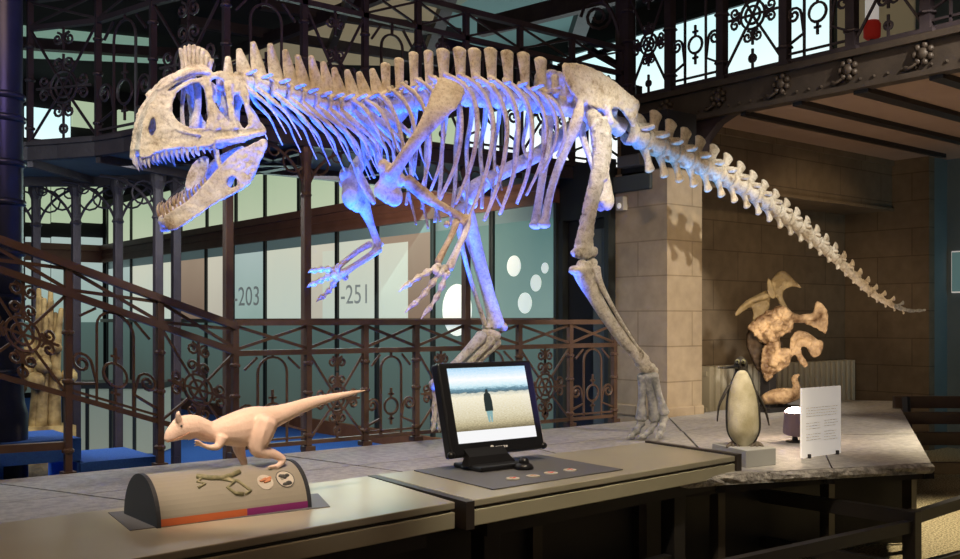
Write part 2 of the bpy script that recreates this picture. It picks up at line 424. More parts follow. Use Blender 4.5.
# curved haunch where the soffit meets the pillar
mb = MB(); prof = []
for k in range(9):
    a = PI / 2 * k / 8
    prof.append((XF + .02 + .0, 5.62 + .5 * (1 - math.cos(a)) , 3.16 - .42 * (1 - math.sin(a)) ))
pts = [(XF, 5.70, 3.17)] + [(XF, 5.70 - .55 * math.sin(PI / 2 * k / 8), 2.72 + .44 * (1 - math.cos(PI / 2 * k / 8)) ) for k in range(9)] 
mb.prism([(XF - .02, 5.25, 3.17), (XF - .02, 5.42, 3.10), (XF - .02, 5.55, 2.98), (XF - .02, 5.64, 2.82), (XF - .02, 5.66, 2.62), (XF - .02, 6.2, 2.62), (XF - .02, 6.2, 3.17)], (.10, 0, 0))
struct(mb, 'trim_8', 'iron_dark')

# fascia of the right balcony : plate girder with rivets and rosettes
mb = MB().box(XF - .04, XF + .04, 1.0, 6.55, 3.17, 3.40).box(XF - .09, XF + .06, 1.0, 6.6, 3.40, 3.45).box(XF - .08, XF + .04, 1.0, 6.55, 3.15, 3.19)
y = 1.1
while y < 6.3:
    mb.ball((XF - .045, y, 3.225), .013, 6, 4); y += .11
struct(mb, 'trim_9', 'girder')
fx = [628, 670, 722, 785, 852, 927, 1010]
fy = [onX(p, 60, XF).y for p in fx]
for i, yy in enumerate(fy[1:6]):
    mb = MB(); c = Vector((XF - .06, yy, 3.31))
    mb.ball(c, (.035, .045, .045), 8, 6)
    for k in range(7):
        a = 2 * PI * k / 7
        mb.ball(c + Vector((.0, math.cos(a) * .062, math.sin(a) * .062)), (.025, .026, .026), 6, 5)
    mb.bone([c + Vector((.0, .03, -.05)), c + Vector((-.02, .09, -.09)), c + Vector((0, .13, -.08))], [.014, .012, .02], 3, 6)
    tag(mb.build('iron_rosette', 'girder', smooth=True), 'cast iron flower boss on the right balcony girder, %s post from the left' % ('first', 'second', 'third', 'fourth', 'fifth')[i], 'rosette', 'flower bosses along the balcony girder')

# upper storey wall behind the right balcony
struct(MB().box(10.5, 10.6, 1.0, 19.1, 3.30, 5.8), 'wall_upper', 'ceil_dark')
def upwin(i, y0, y1, z0, z1, m='win_white', nm=3):
    p = MB().box(10.47, 10.5, y0, y1, z0, z1); o = struct(p, 'window_%d' % i, m)
    f = MB()
    for k in range(nm + 1):
        yy = y0 + (y1 - y0) * k / nm
        f.box(10.42, 10.47, yy - .03, yy + .03, z0, z1)
    f.box(10.42, 10.47, y0, y1, z0 - .05, z0); f.box(10.42, 10.47, y0, y1, z1, z1 + .05)
    f.build('window_frame', 'frame', o)
upwin(30, 6.42, 11.2, 3.35, 5.35, nm=3)
upwin(31, 11.3, 15.5, 3.35, 4.80, nm=4)
struct(MB().box(10.44, 10.5, 5.45, 6.36, 3.30, 5.75), 'wall_cream', 'cream')
struct(MB().box(10.44, 10.5, 2.0, 5.43, 3.30, 5.75), 'wall_teal', 'teal_wall')
# bright strips far left on the upper floor
for i, (x0, x1, y0, y1) in enumerate(((25, 70, 112, 137), (72, 100, 104, 126), (118, 165, 116, 136))):
    a, b = onY(x0, y1, 19.05), onY(x1, y0, 19.05)
    struct(MB().box(a.x, b.x, 19.02, 19.1, a.z, b.z), 'window_%d' % (33 + i), 'win_green' if i else 'win_white')
struct(MB().box(-9, XG, 19.0, 19.1, .1, 1.36), 'window_46', 'glass_low')
# back wall lower windows, left of the gallery
for i, (x0, x1) in enumerate(((26, 50), (52, 75), (78, 102))):
    a, b = onY(x0, 222, 19.05), onY(x1, 172, 19.05)
    struct(MB().box(a.x, b.x, 19.02, 19.1, a.z, b.z), 'window_%d' % (37 + i), 'win_green')
    a, b = onY(x0, 330, 19.05), onY(x1, 238, 19.05)
    struct(MB().box(a.x, b.x, 19.02, 19.1, a.z, b.z), 'window_%d' % (41 + i), 'pane_pale')

# ------------------------------------------------------------------ gallery glass wall (x = XG)
gy = lambda px: onX(px, 320, XG).y
cuts = [558, 493, 434, 378, 338, 306, 266, 234, 207, 180, 157, 132, 108]
kinds = ['teal', 'teal', 'pane_beige', 'pane_white', 'pane_cream', 'pane_white', 'pane_pale', 'pane_cream', 'pane_beige', 'pane_white', 'pane_white', 'pane_pale']
# wall body: closed bands so that the glass sits in a real wall
struct(MB().box(XG + .02, XG + .10, gy(558), 19.1, 2.47, 2.78)
       .box(XG - .06, XG + .02, gy(558), 19.1, 2.47, 2.53).box(XG - .09, XG + .02, gy(558), 19.1, 2.70, 2.79)
       .box(XG - .03, XG + .02, gy(558), 19.1, 2.53, 2.70).box(XG - .05, XG + .02, gy(558), 19.1, 2.60, 2.63), 'trim_10', 'lintel')
struct(MB().box(XG - .06, XG + .1, gy(558), 19.1, 0, .16), 'baseboard_gallery', 'brownwood')
struct(MB().box(XG - .05, XG + .1, gy(558), 19.1, 1.36, 1.42), 'trim_11', 'iron')
for i in range(len(cuts) - 1):
    y0, y1 = gy(cuts[i]) + .03, gy(cuts[i + 1]) - .03
    wi = struct(MB().box(XG - .03, XG + .09, y0 - .035, y0, .16, 2.47).box(XG - .03, XG + .09, y1, y1 + .035, .16, 2.47), 'window_%d' % (1 + i), 'frame')
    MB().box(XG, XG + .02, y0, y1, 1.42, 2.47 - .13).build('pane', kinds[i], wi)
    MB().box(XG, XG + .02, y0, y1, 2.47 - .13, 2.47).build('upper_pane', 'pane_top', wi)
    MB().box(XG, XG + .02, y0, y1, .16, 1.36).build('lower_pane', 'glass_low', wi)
    if i == 2:      # lit niche with a brown board inside the opening
        MB().box(XG - .008, XG - .001, y0 + (y1 - y0) * .44, y1, 1.42, 2.26).build('lit_panel', 'pane_white', wi)
    if i == 4:
        MB().box(XG - .008, XG - .001, y0, y0 + (y1 - y0) * .45, 1.42, 2.25).build('lit_panel', 'pane_white', wi)
up = [470, 405, 338, 300, 266, 237, 208, 182, 157, 132, 108]
for i in range(len(up) - 1):
    y0, y1 = max(gy(up[i]), 7.75) + .03, gy(up[i + 1]) - .03
    wi = struct(MB().box(XG - .03, XG + .06, y1, y1 + .06, 2.78, 3.5), 'window_%d' % (50 + i), 'frame')
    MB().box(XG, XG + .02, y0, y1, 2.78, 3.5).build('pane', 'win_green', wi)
struct(MB().box(-9, XG + .1, 18.98, 19.1, 2.47, 2.78).box(-9, XG, 18.9, 18.98, 2.68, 2.79), 'trim_41', 'lintel')
struct(MB().box(XG - .02, XG + .1, 7.75, 19.1, 3.5, 3.62), 'trim_42', 'ceil_dark')
# ovals and the two room numbers on the glass
def oval(px, py, rx, ry, lab):
    c = onX(px, py, XG - .006); e = onX(px + rx, py, XG - .006); ryz = ry / FPX * (c.x / ratios(px)[0]); rw = abs(e.y - c.y)
    mb = MB(); mb.prism([c + Vector((0, rw * math.cos(2 * PI * k / 28), ryz * math.sin(2 * PI * k / 28))) for k in range(28)], (-.003, 0, 0))
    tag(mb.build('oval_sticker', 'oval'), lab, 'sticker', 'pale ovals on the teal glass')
oval(514, 266, 7, 10.5, 'tall pale oval on teal glass, topmost beside the hip bones')
oval(545, 268, 3.6, 5.5, 'small pale oval on teal glass, the one nearest the door')
oval(536, 283, 5.5, 8.5, 'medium pale oval on teal glass, between the small and the lower one')
oval(525, 303, 7, 10.5, 'large pale oval on teal glass, lowest of the right pane')
oval(457, 310, 15, 26, 'very large pale oval cut by a brown column, on the teal glass')
def number(body, x0, x1, y0, y1, lab):
    vs, fs = text2d(body, 1.0)
    ax = max(v[0] for v in vs); bx = min(v[0] for v in vs); ay = max(v[1] for v in vs); by = min(v[1] for v in vs)
    p0, p1 = onX(x0, y1, XG - .008), onX(x1, y0, XG - .008)
    out = []
    for x, y, z in vs:
        out.append((p0.x - z * .5, p0.y + (p1.y - p0.y) * (x - bx) / (ax - bx), p0.z + (p1.z - p0.z) * (y - by) / (ay - by)))
    tag(MB().add(out, fs).build('room_number', 'letter'), lab, 'lettering')
number('-203', 234, 259, 286, 306, 'grey number -203 on the pale glass wall')
number('-251', 341, 367, 284, 304, 'grey number -251 on the white glass wall')

# dark doorway between the glass and the stone pillar
y558 = gy(558)
dr = struct(MB().box(XG + .02, XG + .10, 6.02, y558, 2.30, 2.80).box(XG, XG + .1, y558 - .06, y558, 0, 2.3).box(XG, XG + .1, 6.02, 6.07, 0, 2.3), 'door_1', 'frame')
MB().box(XG + .07, XG + .10, 6.07, y558 - .06, 0, 2.3).build('door_panel', 'blackplastic', dr)
MB().box(XG + .03, XG + .07, 6.07, 6.07 + .16, .2, 2.2).build('side_panel', 'soffit', dr)

# ------------------------------------------------------------------ balcony along the gallery
edge_px = [(-40, 8.0), (30, 8.0), (60, 7.92), (98, 7.79), (128, 7.6), (153, 7.35), (180, 7.08), (205, 6.90)]
edge = [Vector((onD(p, 320, d).x, onD(p, 320, d).y, 0)) for p, d in edge_px]
edge += [Vector((onY(p, 320, YB).x, YB, 0)) for p in (226, 304, 365, 418, 466, 520, 572, 622)]
# floor, soffit and fascia following the curve
mb = MB(); n = len(edge)
back = []
for i, e in enumerate(edge):
    t = (edge[min(i + 1, n - 1)] - edge[max(i - 1, 0)]).normalized(); nn = Vector((-t.y, t.x, 0))
    back.append(e + nn * 1.05)
rows = [[Vector((p.x, p.y, ZB1 - .02)) for p in edge], [Vector((p.x, p.y, ZB1 - .02)) for p in back]]
mb.grid(rows, (0, 0, -.08)); struct(mb, 'ceiling_gallery', 'soffit')
mb = MB()
for i in range(n - 1):
    mb.beam((*edge[i].xy, ZB1 - .05), (*edge[i + 1].xy, ZB1 - .05), .07, .13)
    mb.beam((*edge[i].xy, ZB1 + .01), (*edge[i + 1].xy, ZB1 + .01), .12, .03)
    mb.beam((*back[i].xy, ZB1 - .10), (*back[i + 1].xy, ZB1 - .10), .08, .16)
    if i % 2: mb.beam((*edge[i].xy, ZB1 - .13), (*back[i].xy, ZB1 - .13), .05, .07)
struct(mb, 'trim_12', 'iron_dark')

# ------------------------------------------------------------------ wrought iron ornament
def arc(c, r, a0, a1, n=12): return [(c[0] + r * math.cos(a0 + (a1 - a0) * k / n), c[1] + r * math.sin(a0 + (a1 - a0) * k / n)) for k in range(n + 1)]
def spiral(c, r, a0, turns, n=16):
    return [(c[0] + r * (1 - .8 * k / n) * math.cos(a0 + turns * 2 * PI * k / n), c[1] + r * (1 - .8 * k / n) * math.sin(a0 + turns * 2 * PI * k / n)) for k in range(n + 1)]
def strokes(mb, MP, L, r, n=4):
    for s in L: mb.tube([MP(*p) for p in s], r, n)
def rosette(mb, MP, w, h, r, cy=.46):
    c = (w / 2, h * cy); R = min(w, h) * .19; L = []
    for rr in (R, R * .62): mb.tube([MP(*p) for p in arc(c, rr, 0, 2 * PI, 20)[:-1]], r, 4, closed=True)
    for k in range(3):
        a = PI * k / 3; L.append([(c[0] - R * math.cos(a), c[1] - R * math.sin(a)), (c[0] + R * math.cos(a), c[1] + R * math.sin(a))])
    for sx in (0, w):
        for sy in (0, h):
            d = Vector((sx - c[0], sy - c[1])); d.normalize()
            L.append([(c[0] + d.x * R, c[1] + d.y * R), (sx, sy)])
    for k in range(4):
        a = PI / 2 * k; dx, dy = math.cos(a), math.sin(a); px_, py_ = -dy, dx
        q = R * .44
        for sg in (1, -1):
            cc = (c[0] + dx * R * 1.5 + px_ * q * sg * 1.0, c[1] + dy * R * 1.5 + py_ * q * sg * 1.0)
            L.append(spiral(cc, q, a + PI if sg > 0 else a + PI, sg * 1.4, 12))
        L.append([(c[0] + dx * R, c[1] + dy * R), (c[0] + dx * R * 2.1, c[1] + dy * R * 2.1)])
    for sg in (1, -1):
        L.append(spiral((c[0] + sg * w * .085, h * .88), w * .08, PI / 2, sg * 1.4, 12))
        L.append(arc((c[0], h * .10), w * .05, PI / 2, PI / 2 + sg * PI, 6))
    L.append([(c[0], h), (c[0], h * .78)]); L.append([(c[0], 0), (c[0], h * .18)])
    strokes(mb, MP, L, r)
def archpanel(mb, MP, w, h, r):
    L = []; x0, x1 = w * .30, w * .70; top = h * .78
    L.append([(x0, 0), (x0, top)] + list(reversed(arc((w / 2, top), w * .2, 0, PI, 10)))[0:] + [(x1, top), (x1, 0)])
    L.append([(w / 2, top + w * .2), (w / 2, h)])
    c = (w / 2, h * .34)
    mb.tube([MP(*p) for p in arc(c, w * .13, 0, 2 * PI, 16)[:-1]], r, 4, closed=True)
    L.append([(w / 2, h * .34 + w * .13), (w / 2, h * .34 + w * .30)]); L.append([(w / 2 - .05 * w, h * .34 + w * .2), (w / 2 + .05 * w, h * .34 + w * .2)])
    L.append([(w / 2, h * .34 - w * .13), (w / 2, h * .34 - w * .3)]); L.append([(w / 2 - .05 * w, h * .34 - w * .2), (w / 2 + .05 * w, h * .34 - w * .2)])
    for sg, cx in ((1, w * .14), (-1, w * .86)):
        L.append(spiral((cx, h * .36), w * .115, 0 if sg > 0 else PI, sg * 1.6, 18))
        L.append([(cx + sg * w * .115, h * .36), (cx + sg * w * .15, h * .20), (cx - sg * w * .13, h * .12)])
        L.append([(cx + sg * w * .15, h * .95), (cx - sg * w * .02, h * .82)] )
    L.append([(0, h * .06), (w, h * .06)])
    strokes(mb, MP, L, r)
def railing(root, P, zb, zp, zt, kinds_, m, slope=0, r=.012, postw=.05, bar=(.05, .045), base=None, skip=()):
    """P: post positions in plan.  zb panel foot, zp panel head, zt handrail. slope: rise per metre"""
    acc = [0]
    for i in range(1, len(P)): acc.append(acc[-1] + (P[i] - P[i - 1]).length)
    def zz(i): return slope * acc[i]
    hr, pr, br = MB(), MB(), MB()
    for i in range(len(P) - 1):
        a, b = P[i], P[i + 1]; w = (b - a).length; t = (b - a) / w
        hr.beam((*a.xy, zt + zz(i)), (*b.xy, zt + zz(i + 1)), bar[0] * 1.3, bar[1])
        pr.beam((*a.xy, zp + zz(i)), (*b.xy, zp + zz(i + 1)), bar[0] * .9, bar[1] * .9)
        br.beam((*a.xy, zb + zz(i)), (*b.xy, zb + zz(i + 1)), bar[0] * .6, bar[1] * .7)
        fr = MB(); f0, f1 = zp + .02, zt - .02
        fr.beam((*a.xy, f0 + zz(i)), (*b.xy, f1 + zz(i + 1)), .012, .018); fr.beam((*a.xy, f1 + zz(i)), (*b.xy, f0 + zz(i + 1)), .014, .018)
        fr.build('cross_brace', m, root)
        def MP(s_, t_, a=a, t=t, i=i): return Vector((a.x + t.x * s_, a.y + t.y * s_, zb + t_ + zz(i) + slope * s_))
        if kinds_[i] in 'ra':
            o = MB(); (rosette if kinds_[i] == 'r' else archpanel)(o, MP, w, zp - zb, r)
            o.build('rosette_panel' if kinds_[i] == 'r' else 'arch_panel', m, root)
    hr.build('handrail', m, root); pr.build('middle_rail', m, root); br.build('bottom_rail', m, root)
    for i, p in enumerate(P):
        if i in skip: continue
        po = MB(); z0 = (base if base is not None else zb - .03); z1 = zt + zz(i)
        po.obox((p.x, p.y, (z0 + z1) / 2), (XA, YA, UP), (postw / 2, postw / 2, (z1 - z0) / 2))
        for h in (.12, .45, .68):
            po.ball((p.x, p.y, z0 + (z1 - z0) * h), (postw * .95, postw * .95, .02), 8, 5)
        po.obox((p.x, p.y, z0 + .012), (XA, YA, UP), (postw * .95, postw * .95, .014))
        po.build('post', m, root)

P = [edge[1], edge[3], edge[5], edge[8] if False else edge[8]] 
Pl = [edge[1], edge[3], edge[5]] + edge[8:16]
rt = thing('balcony_railing', (Pl[3].x, Pl[3].y, ZB1), 'purple-black wrought iron balustrade of the curved upper balcony behind the skull and neck', 'railing')
railing(rt, Pl, ZB1 + .03, ZB2, ZB3, 'rarararara', 'iron_dark', r=.012, postw=.045, bar=(.05, .045))
Pr = [Vector((XF, yy, 0)) for yy in fy]
rt = thing('balcony_railing', (XF, Pr[2].y, 3.45), 'dark iron balustrade in front of bright windows on the upper right balcony', 'railing')
railing(rt, Pr, 3.49, 4.50, 4.72, 'rarara', 'iron_dark', r=.013, postw=.075, bar=(.055, .05))

pp = [235, 308, 365, 416, 465, 519, 570, 614]
Pm = [Vector((onY(p, 320, YR).x, YR, 0)) for p in pp]
rt = thing('landing_railing', (Pm[0].x, YR, SL), 'brown wrought iron balustrade with a level handrail behind the platform', 'railing')
railing(rt, Pm, SL + .05, 1.205, 1.385, 'ararara', 'iron', r=.0095, postw=.036, base=SL, bar=(.042, .036))
ps = [235, 160, 68, -25]
Ps = [Vector((onY(p, 320, YR).x, YR, 0)) for p in ps]
za, zb_ = onY(235, 326, YR).z, onY(0, 240, YR).z
slope = (zb_ - za) / abs(onY(0, 0, YR).x - Ps[0].x)
rt = thing('stair_railing', (Ps[1].x, YR, SL), 'brown wrought iron stair balustrade climbing to the left edge', 'railing')
railing(rt, Ps, .68, 1.215, za, 'rar', 'iron', slope=slope, r=.0095, postw=.036, base=SL - .02, skip=(0,), bar=(.048, .040))

# columns ------------------------------------------------------------
def column(x, y, z0, z1, r, m, label, cap=True, sq=True, name='iron_column'):
    t = thing(name, (x, y, z0), label, 'column')
    MB().lathe((x, y, z0), [(r * 1.7, 0), (r * 1.7, .08), (r * 1.25, .12), (r * 1.2, .2)], 12).build('base', m, t)
    if sq: MB().obox((x, y, (z0 + z1) / 2), (XA, YA, UP), (r, r, (z1 - z0) / 2)).build('shaft', m, t, bevel=r * .25)
    else: MB().lathe((x, y, z0), [(r, 0), (r, z1 - z0)], 16).build('shaft', m, t, smooth=True)
    if cap: MB().lathe((x, y, z1 - .40), [(r * 1.1, 0), (r * 1.5, .02), (r * 1.1, .05), (r * 1.2, .26), (r * 1.9, .33), (r * 1.9, .40)], 12).build('capital', m, t)
    return t
def bracket(t, x, y, z1, dx, dy, m, R=.42):
    mb = MB(); pts = []
    for k in range(13):
        a = PI / 2 * k / 12
        pts.append((x + dx * R * (1 - math.cos(a)), y + dy * R * (1 - math.cos(a)), z1 - R + R * math.sin(a)))
    mb.tube(pts, .013, 4)
    mb.tube([(x + dx * q[0], y + dy * q[0], z1 - R + q[1]) for q in arc((R * .25, R * .72), R * .2, 0, 2 * PI, 12)[:-1]], .009, 4, closed=True)
    mb.tube([(x + dx * q[0], y + dy * q[0], z1 - R + q[1]) for q in arc((R * .62, R * .88), R * .1, 0, 2 * PI, 10)[:-1]], .008, 4, closed=True)
    mb.build('bracket', m, t)
for px, lab, m in ((228, 'slender brown iron column under the balcony, just below the jaw', 'iron'),
                   (306, 'slender brown iron column between the neck and the raised far hand', 'iron'),
                   (466, 'slender brown iron column behind the far shin, in front of teal glass', 'iron')):
    p = onY(px, 320, YB + .03)
    t = column(p.x, p.y, 0, ZB0, .030, m, lab)
    for dx in (1, -1): bracket(t, p.x, p.y, ZB0 - .02, dx, 0, m)
for px, d, lab in ((36, 9.3, 'dark iron column left end of the row beneath the balcony'), (76, 9.1, 'dark iron column second from the left beneath the balcony'),
                   (118, 8.95, 'dark iron column third from the left beneath the balcony'), (158, 8.6, 'dark iron column fourth from the left beneath the balcony'),
                   (176, 8.8, 'dark iron column just left of the jaw tip beneath the balcony')):
    p = onD(px, 320, d)
    t = column(p.x, p.y, 0, 2.66, .036, 'iron_dark', lab)
    for dx in (1, -1): bracket(t, p.x, p.y, 2.64, dx * CA, -dx * SA, 'iron_dark', .5)
# great round column at the left edge
p = onY(2, 320, 5.80)
t = thing('round_column', (p.x, p.y, 0), 'thick blue-lit round iron column with rings at the left edge', 'column')
R0 = .104
MB().lathe((p.x, p.y, 0), [(R0 * 1.25, 0), (R0 * 1.25, .9), (R0 * 1.1, .95), (R0 * 1.04, 1.0), (R0, 2.5), (R0 * .96, 5.7)], 28).build('shaft', 'iron_bluelit', t, smooth=True)
for z in (1.12, 1.52, 1.76, 2.03, 2.24, 2.48, 2.60):
    MB().lathe((p.x, p.y, z - .02), [(R0 * 1.0, 0), (R0 * 1.14, .008), (R0 * 1.17, .02), (R0 * 1.14, .032), (R0, .04)], 28).build('ring', 'iron_bluelit', t, smooth=True)
# corner column of the right balcony, with the scrolled bracket beside it
pcx = onX(631, 60, XF + .1)
t = column(XF + .08, pcx.y + .05, 3.17, 5.7, .075, 'iron_dark', 'dark iron column at the corner where both balconies meet', cap=False)
mb = MB()
for q in ((.25, .30, .16), (.16, .62, .12), (.42, .66, .1)):
    mb.tube([(XF + .05 - CA * a, pcx.y + SA * a + .05, 4.0 + b) for a, b in spiral((q[0], q[1]), q[2], 0, 2, 22)], .016, 4)
mb.tube([(XF + .05 - CA * a, pcx.y + SA * a + .05, 3.9 + b) for a, b in arc((.75, .1), .72, PI / 2, PI, 12)], .022, 5)
mb.build('scroll_bracket', 'iron_dark', t)

# roof trusses over the balcony
k = 13
def truss(p, q, w, h):
    global k
    struct(MB().beam(p, q, w, h), 'trim_%d' % k, 'iron_dark'); k += 1
truss(onZ(480, 28, 5.2), onZ(640, -12, 5.2), .12, .22)
truss(onZ(200, 66, 5.4), onZ(420, -20, 5.4), .10, .16)
truss(onZ(180, 20, 5.5), onZ(440, 62, 5.5), .10, .14)
truss(onZ(20, 44, 5.5), onZ(180, 54, 5.5), .16, .14)
truss(onZ(260, 4, 5.5), onZ(460, 34, 5.5), .10, .14)
truss(onZ(430, 50, 5.4), onZ(452, -10, 5.4), .16, .16)
truss(onZ(575, 40, 5.4), onZ(592, -10, 5.4), .20, .2)
truss(onZ(330, 50, 5.4), onZ(352, -10, 5.4), .10, .14)
# diagonal members at the corner of the balconies
for a, b, w in (((440, 44), (640, 92), .10), ((560, 66), (625, 44), .05), ((590, 50), (626, 70), .05)):
    truss(onY(a[0], a[1], YB + .15), onY(b[0], b[1], YB + .15), .06, w)
struct(MB().box(onY(440, 0, 6.6).x, XF, 6.55, 6.65, ZB1 - .09, ZB1 + .05), 'trim_%d' % 40, 'iron_dark')

# stairs and low things behind the railing ------------------------------------
st = thing('blue_staircase', (Ps[2].x, 6.0, 0), 'flight of steps in blue carpet behind the stair balustrade', 'stairs')
x0 = Ps[1].x + .05
for i in range(7):
    xx = x0 - i * .42
    MB().box(xx - .44, xx, 5.62, 6.15, .50 + i * .135, .62 + i * .135).build('step', 'carpet_blue', st)
    MB().box(xx - .43, xx - .40, 5.60, 6.2, .40 + i * .135, .62 + i * .135).build('riser', 'carpet_blue', st)
bx = onY(0, 449, 5.46); bx2 = onY(70, 445, 5.46)
MB().beam(onY(-30, 451, 5.50), bx2, .05, .04).build('edge_rail', 'iron', st)
# low glazed case
a, b = onD(74, 452, 10.6), onD(166, 452, 10.6)
t = thing('glass_case', ((a.x + b.x) / 2, (a.y + b.y) / 2, 0), 'low pale glowing glass case on the floor behind the stair rail', 'display case')
d = (b - a); d.z = 0; L = d.length; d = d / L; nn = Vector((-d.y, d.x, 0))
mid = (a + b) / 2
MB().obox((mid.x, mid.y, .35), (d, nn, UP), (L / 2, .25, .33)).build('glass_body', 'case_glass', t)
f = MB()
for q in (0, .25, .5, .75, 1):
    p = a + d * L * q; f.beam((p.x - nn.x * .26, p.y - nn.y * .26, 0), (p.x - nn.x * .26, p.y - nn.y * .26, .74), .03, .03)
f.obox((mid.x, mid.y, .72), (d, nn, UP), (L / 2 + .03, .28, .03)); f.build('case_frame', 'frame', t)
# split tree trunk standing at the far left
b0 = onD(46, 330, 8.4)
mb = MB()
for k2 in range(9):
    o = Vector((random.uniform(-.09, .09), random.uniform(-.06, .06), 0))
    mb.bone([b0 + o + Vector((0, 0, -.95)), b0 + o * .8 + Vector((.02, 0, -.3)), b0 + o * 1.1 + Vector((.05, 0, .10 + random.uniform(0, .25)))], [.06, .045, .02], 4, 7)
for k2 in range(16):
    mb.ball(b0 + Vector((random.uniform(-.22, .22), random.uniform(-.1, .1), random.uniform(-.55, -.15))), random.uniform(.04, .08), 7, 5)
mb.box(b0.x - .2, b0.x + .2, b0.y - .15, b0.y + .15, 0, b0.z - .8)
tag(mb.build('tree_trunk', 'trunk', smooth=True), 'splintered yellowish tree trunk behind the stair rail at far left', 'tree trunk')

# unidentified red and white object high on the right balcony, shape made up
c = onX(872, 22, 8.6)
t = thing('red_white_object', (c.x, c.y, 3.3), 'small red and white object standing on the upper right balcony', 'object')
MB().lathe((c.x, c.y, c.z - .16), [(.05, 0), (.075, .02), (.078, .14), (.06, .17)], 14).build('red_drum', 'red', t, smooth=True)
MB().lathe((c.x, c.y, c.z + .01), [(.05, 0), (.06, .01), (.06, .22), (.03, .25)], 14).build('white_drum', 'white', t, smooth=True)
MB().lathe((c.x, c.y, 3.3), [(.08, 0), (.02, .03), (.02, c.z - 3.3 - .14)], 10).build('stand', 'iron_dark', t)

# small wall fittings on the pillar
p = onX(624, 204, 6.39)
t = thing('motion_sensor', (6.39, p.y, p.z), 'small cream sensor box on the side of the stone pillar', 'sensor')
MB().box(6.33, 6.39, p.y - .045, p.y + .045, p.z - .06, p.z + .06).build('housing', 'sensor', t, bevel=.008)
MB().ball((6.33, p.y, p.z - .02), (.012, .025, .025), 8, 6).build('lens', 'white', t)
p = onX(632, 160, 6.34)
t = thing('floodlight', (6.3, p.y, 2.64), 'grey floodlight on the ledge of the stone pillar under the tail', 'lamp')
MB().box(6.30, 6.52, p.y - .12, p.y + .14, 2.70, 2.80).build('housing', 'greybox', t, bevel=.012)
MB().box(6.39, 6.43, p.y - .14, p.y + .16, 2.64, 2.72).build('yoke', 'black', t)

# radiator under the niche
xa, xb = onY(702, 360, 6.2).x, onY(850, 360, 6.2).x
zt, zl = onY(775, 363, 6.2).z, onY(775, 409, 6.2).z
t = thing('radiator', ((xa + xb) / 2, 6.2, zl), 'cream column radiator against the dark stone wall of the niche', 'radiator')
nf = 26
for i in range(nf):
    x = xa + (xb - xa) * (i + .5) / nf; w = (xb - xa) / nf * .30
    m = MB()
    m.obox((x, 6.19, (zt + zl) / 2), (XA, YA, UP), (w, .07, (zt - zl) / 2))
    m.build('fin', 'radiator', t, bevel=.008)
MB().box(xa, xb, 6.15, 6.23, zl + .04, zl + .08).box(xa, xb, 6.15, 6.23, zt - .09, zt - .05).build('pipe', 'radiator', t)
MB().box(xa + .1, xa + .16, 6.14, 6.24, 0, zl + .04).box(xb - .16, xb - .1, 6.14, 6.24, 0, zl + .04).build('foot', 'radiator', t)
# framed picture at the right edge
p0, p1 = onX(952, 293, 10.88), onX(975, 250, 10.88)
t = thing('picture_frame', (10.88, p0.y, p0.z), 'small pale framed picture on the teal wall at the right edge', 'picture')
MB().box(10.86, 10.9, p1.y, p0.y, p0.z, p1.z).build('frame', 'white', t, bevel=.006)
MB().box(10.852, 10.862, p1.y + .012, p0.y - .012, p0.z + .015, p1.z - .015).build('print', 'sky_teal', t)
# ------------------------------------------------------------------ platform
c0 = onZ(660, 480, SL); c1 = onZ(725, 474, SL); c2 = onZ(932, 463, SL); c3 = onZ(897, 401, SL); c4 = onZ(800, 399, SL)
pl = thing('stone_platform', (5, 4.4, 0), 'low platform of grey stone slabs with a rough front edge under the dinosaur skeleton', 'platform')
fl = lambda x: c0.y + (x - c0.x) * 0
def lerp(a, b, t): return a + (b - a) * t
front = [Vector((-.3, 3.36, SL)), Vector((2.0, 3.34, SL)), Vector((3.2, 3.32, SL)), c0, c1, lerp(c1, c2, .5), c2]
backp = [Vector((-.3, 5.40, SL)), Vector((1.2, 5.40, SL)), Vector((2.8, 5.40, SL)), Vector((4.4, 5.40, SL)), Vector((6.36, 5.40, SL)), c4, c3]
for i in range(6):
    a, b, c, d = front[i], front[i + 1], backp[i + 1], backp[i]
    for j in range(3):
        g = .011
        q = [lerp(a, d, j / 3), lerp(b, c, j / 3), lerp(b, c, (j + 1) / 3), lerp(a, d, (j + 1) / 3)]
        ce = sum(q, Vector()) / 4
        q = [p + (ce - p).normalized() * g for p in q]
        MB().prism([p - Vector((0, 0, .05)) for p in q], (0, 0, .05)).build('slab', 'slab', pl)
mb = MB()
pts = []
for i in range(6):
    for t in range(8): pts.append(lerp(front[i], front[i + 1], t / 8))
pts.append(front[-1])
rows = []
for p in pts:
    rows.append([p + Vector((0, random.uniform(-.004, .004), -.002 - .002)), p + Vector((random.uniform(-.008, .008), -.012 + random.uniform(-.012, .010), -.018)),
                 p + Vector((random.uniform(-.008, .008), -.010 + random.uniform(-.012, .012), -.040)), p + Vector((0, random.uniform(-.004, .006), -.058))])
mb.grid(rows, (0, .03, 0)); mb.build('rough_edge', 'slab_edge', pl)
fr = MB()
for i in range(6): fr.beam(lerp(front[i], backp[i], .06) - Vector((0, 0, .09)), lerp(front[i + 1], backp[i + 1], .06) - Vector((0, 0, .09)), .05, .07)
for i in range(7): fr.beam(lerp(front[i], backp[i], .04) - Vector((0, 0, .085)), lerp(front[i], backp[i], .96) - Vector((0, 0, .085)), .05, .06)
fr.build('support_frame', 'black', pl)
sk_ = MB()
for i in range(6):
    a, b = lerp(front[i], backp[i], .10 if i < 4 else .16), lerp(front[i + 1], backp[i + 1], .10 if i < 3 else .16)
    if i == 5: b = lerp(a, b, .86)
    sk_.beam((a.x, a.y, .27), (b.x, b.y, .27), .02, .52)
sk_.build('shade_board', 'black', pl)  # black sheet added for the darkness beneath the platform
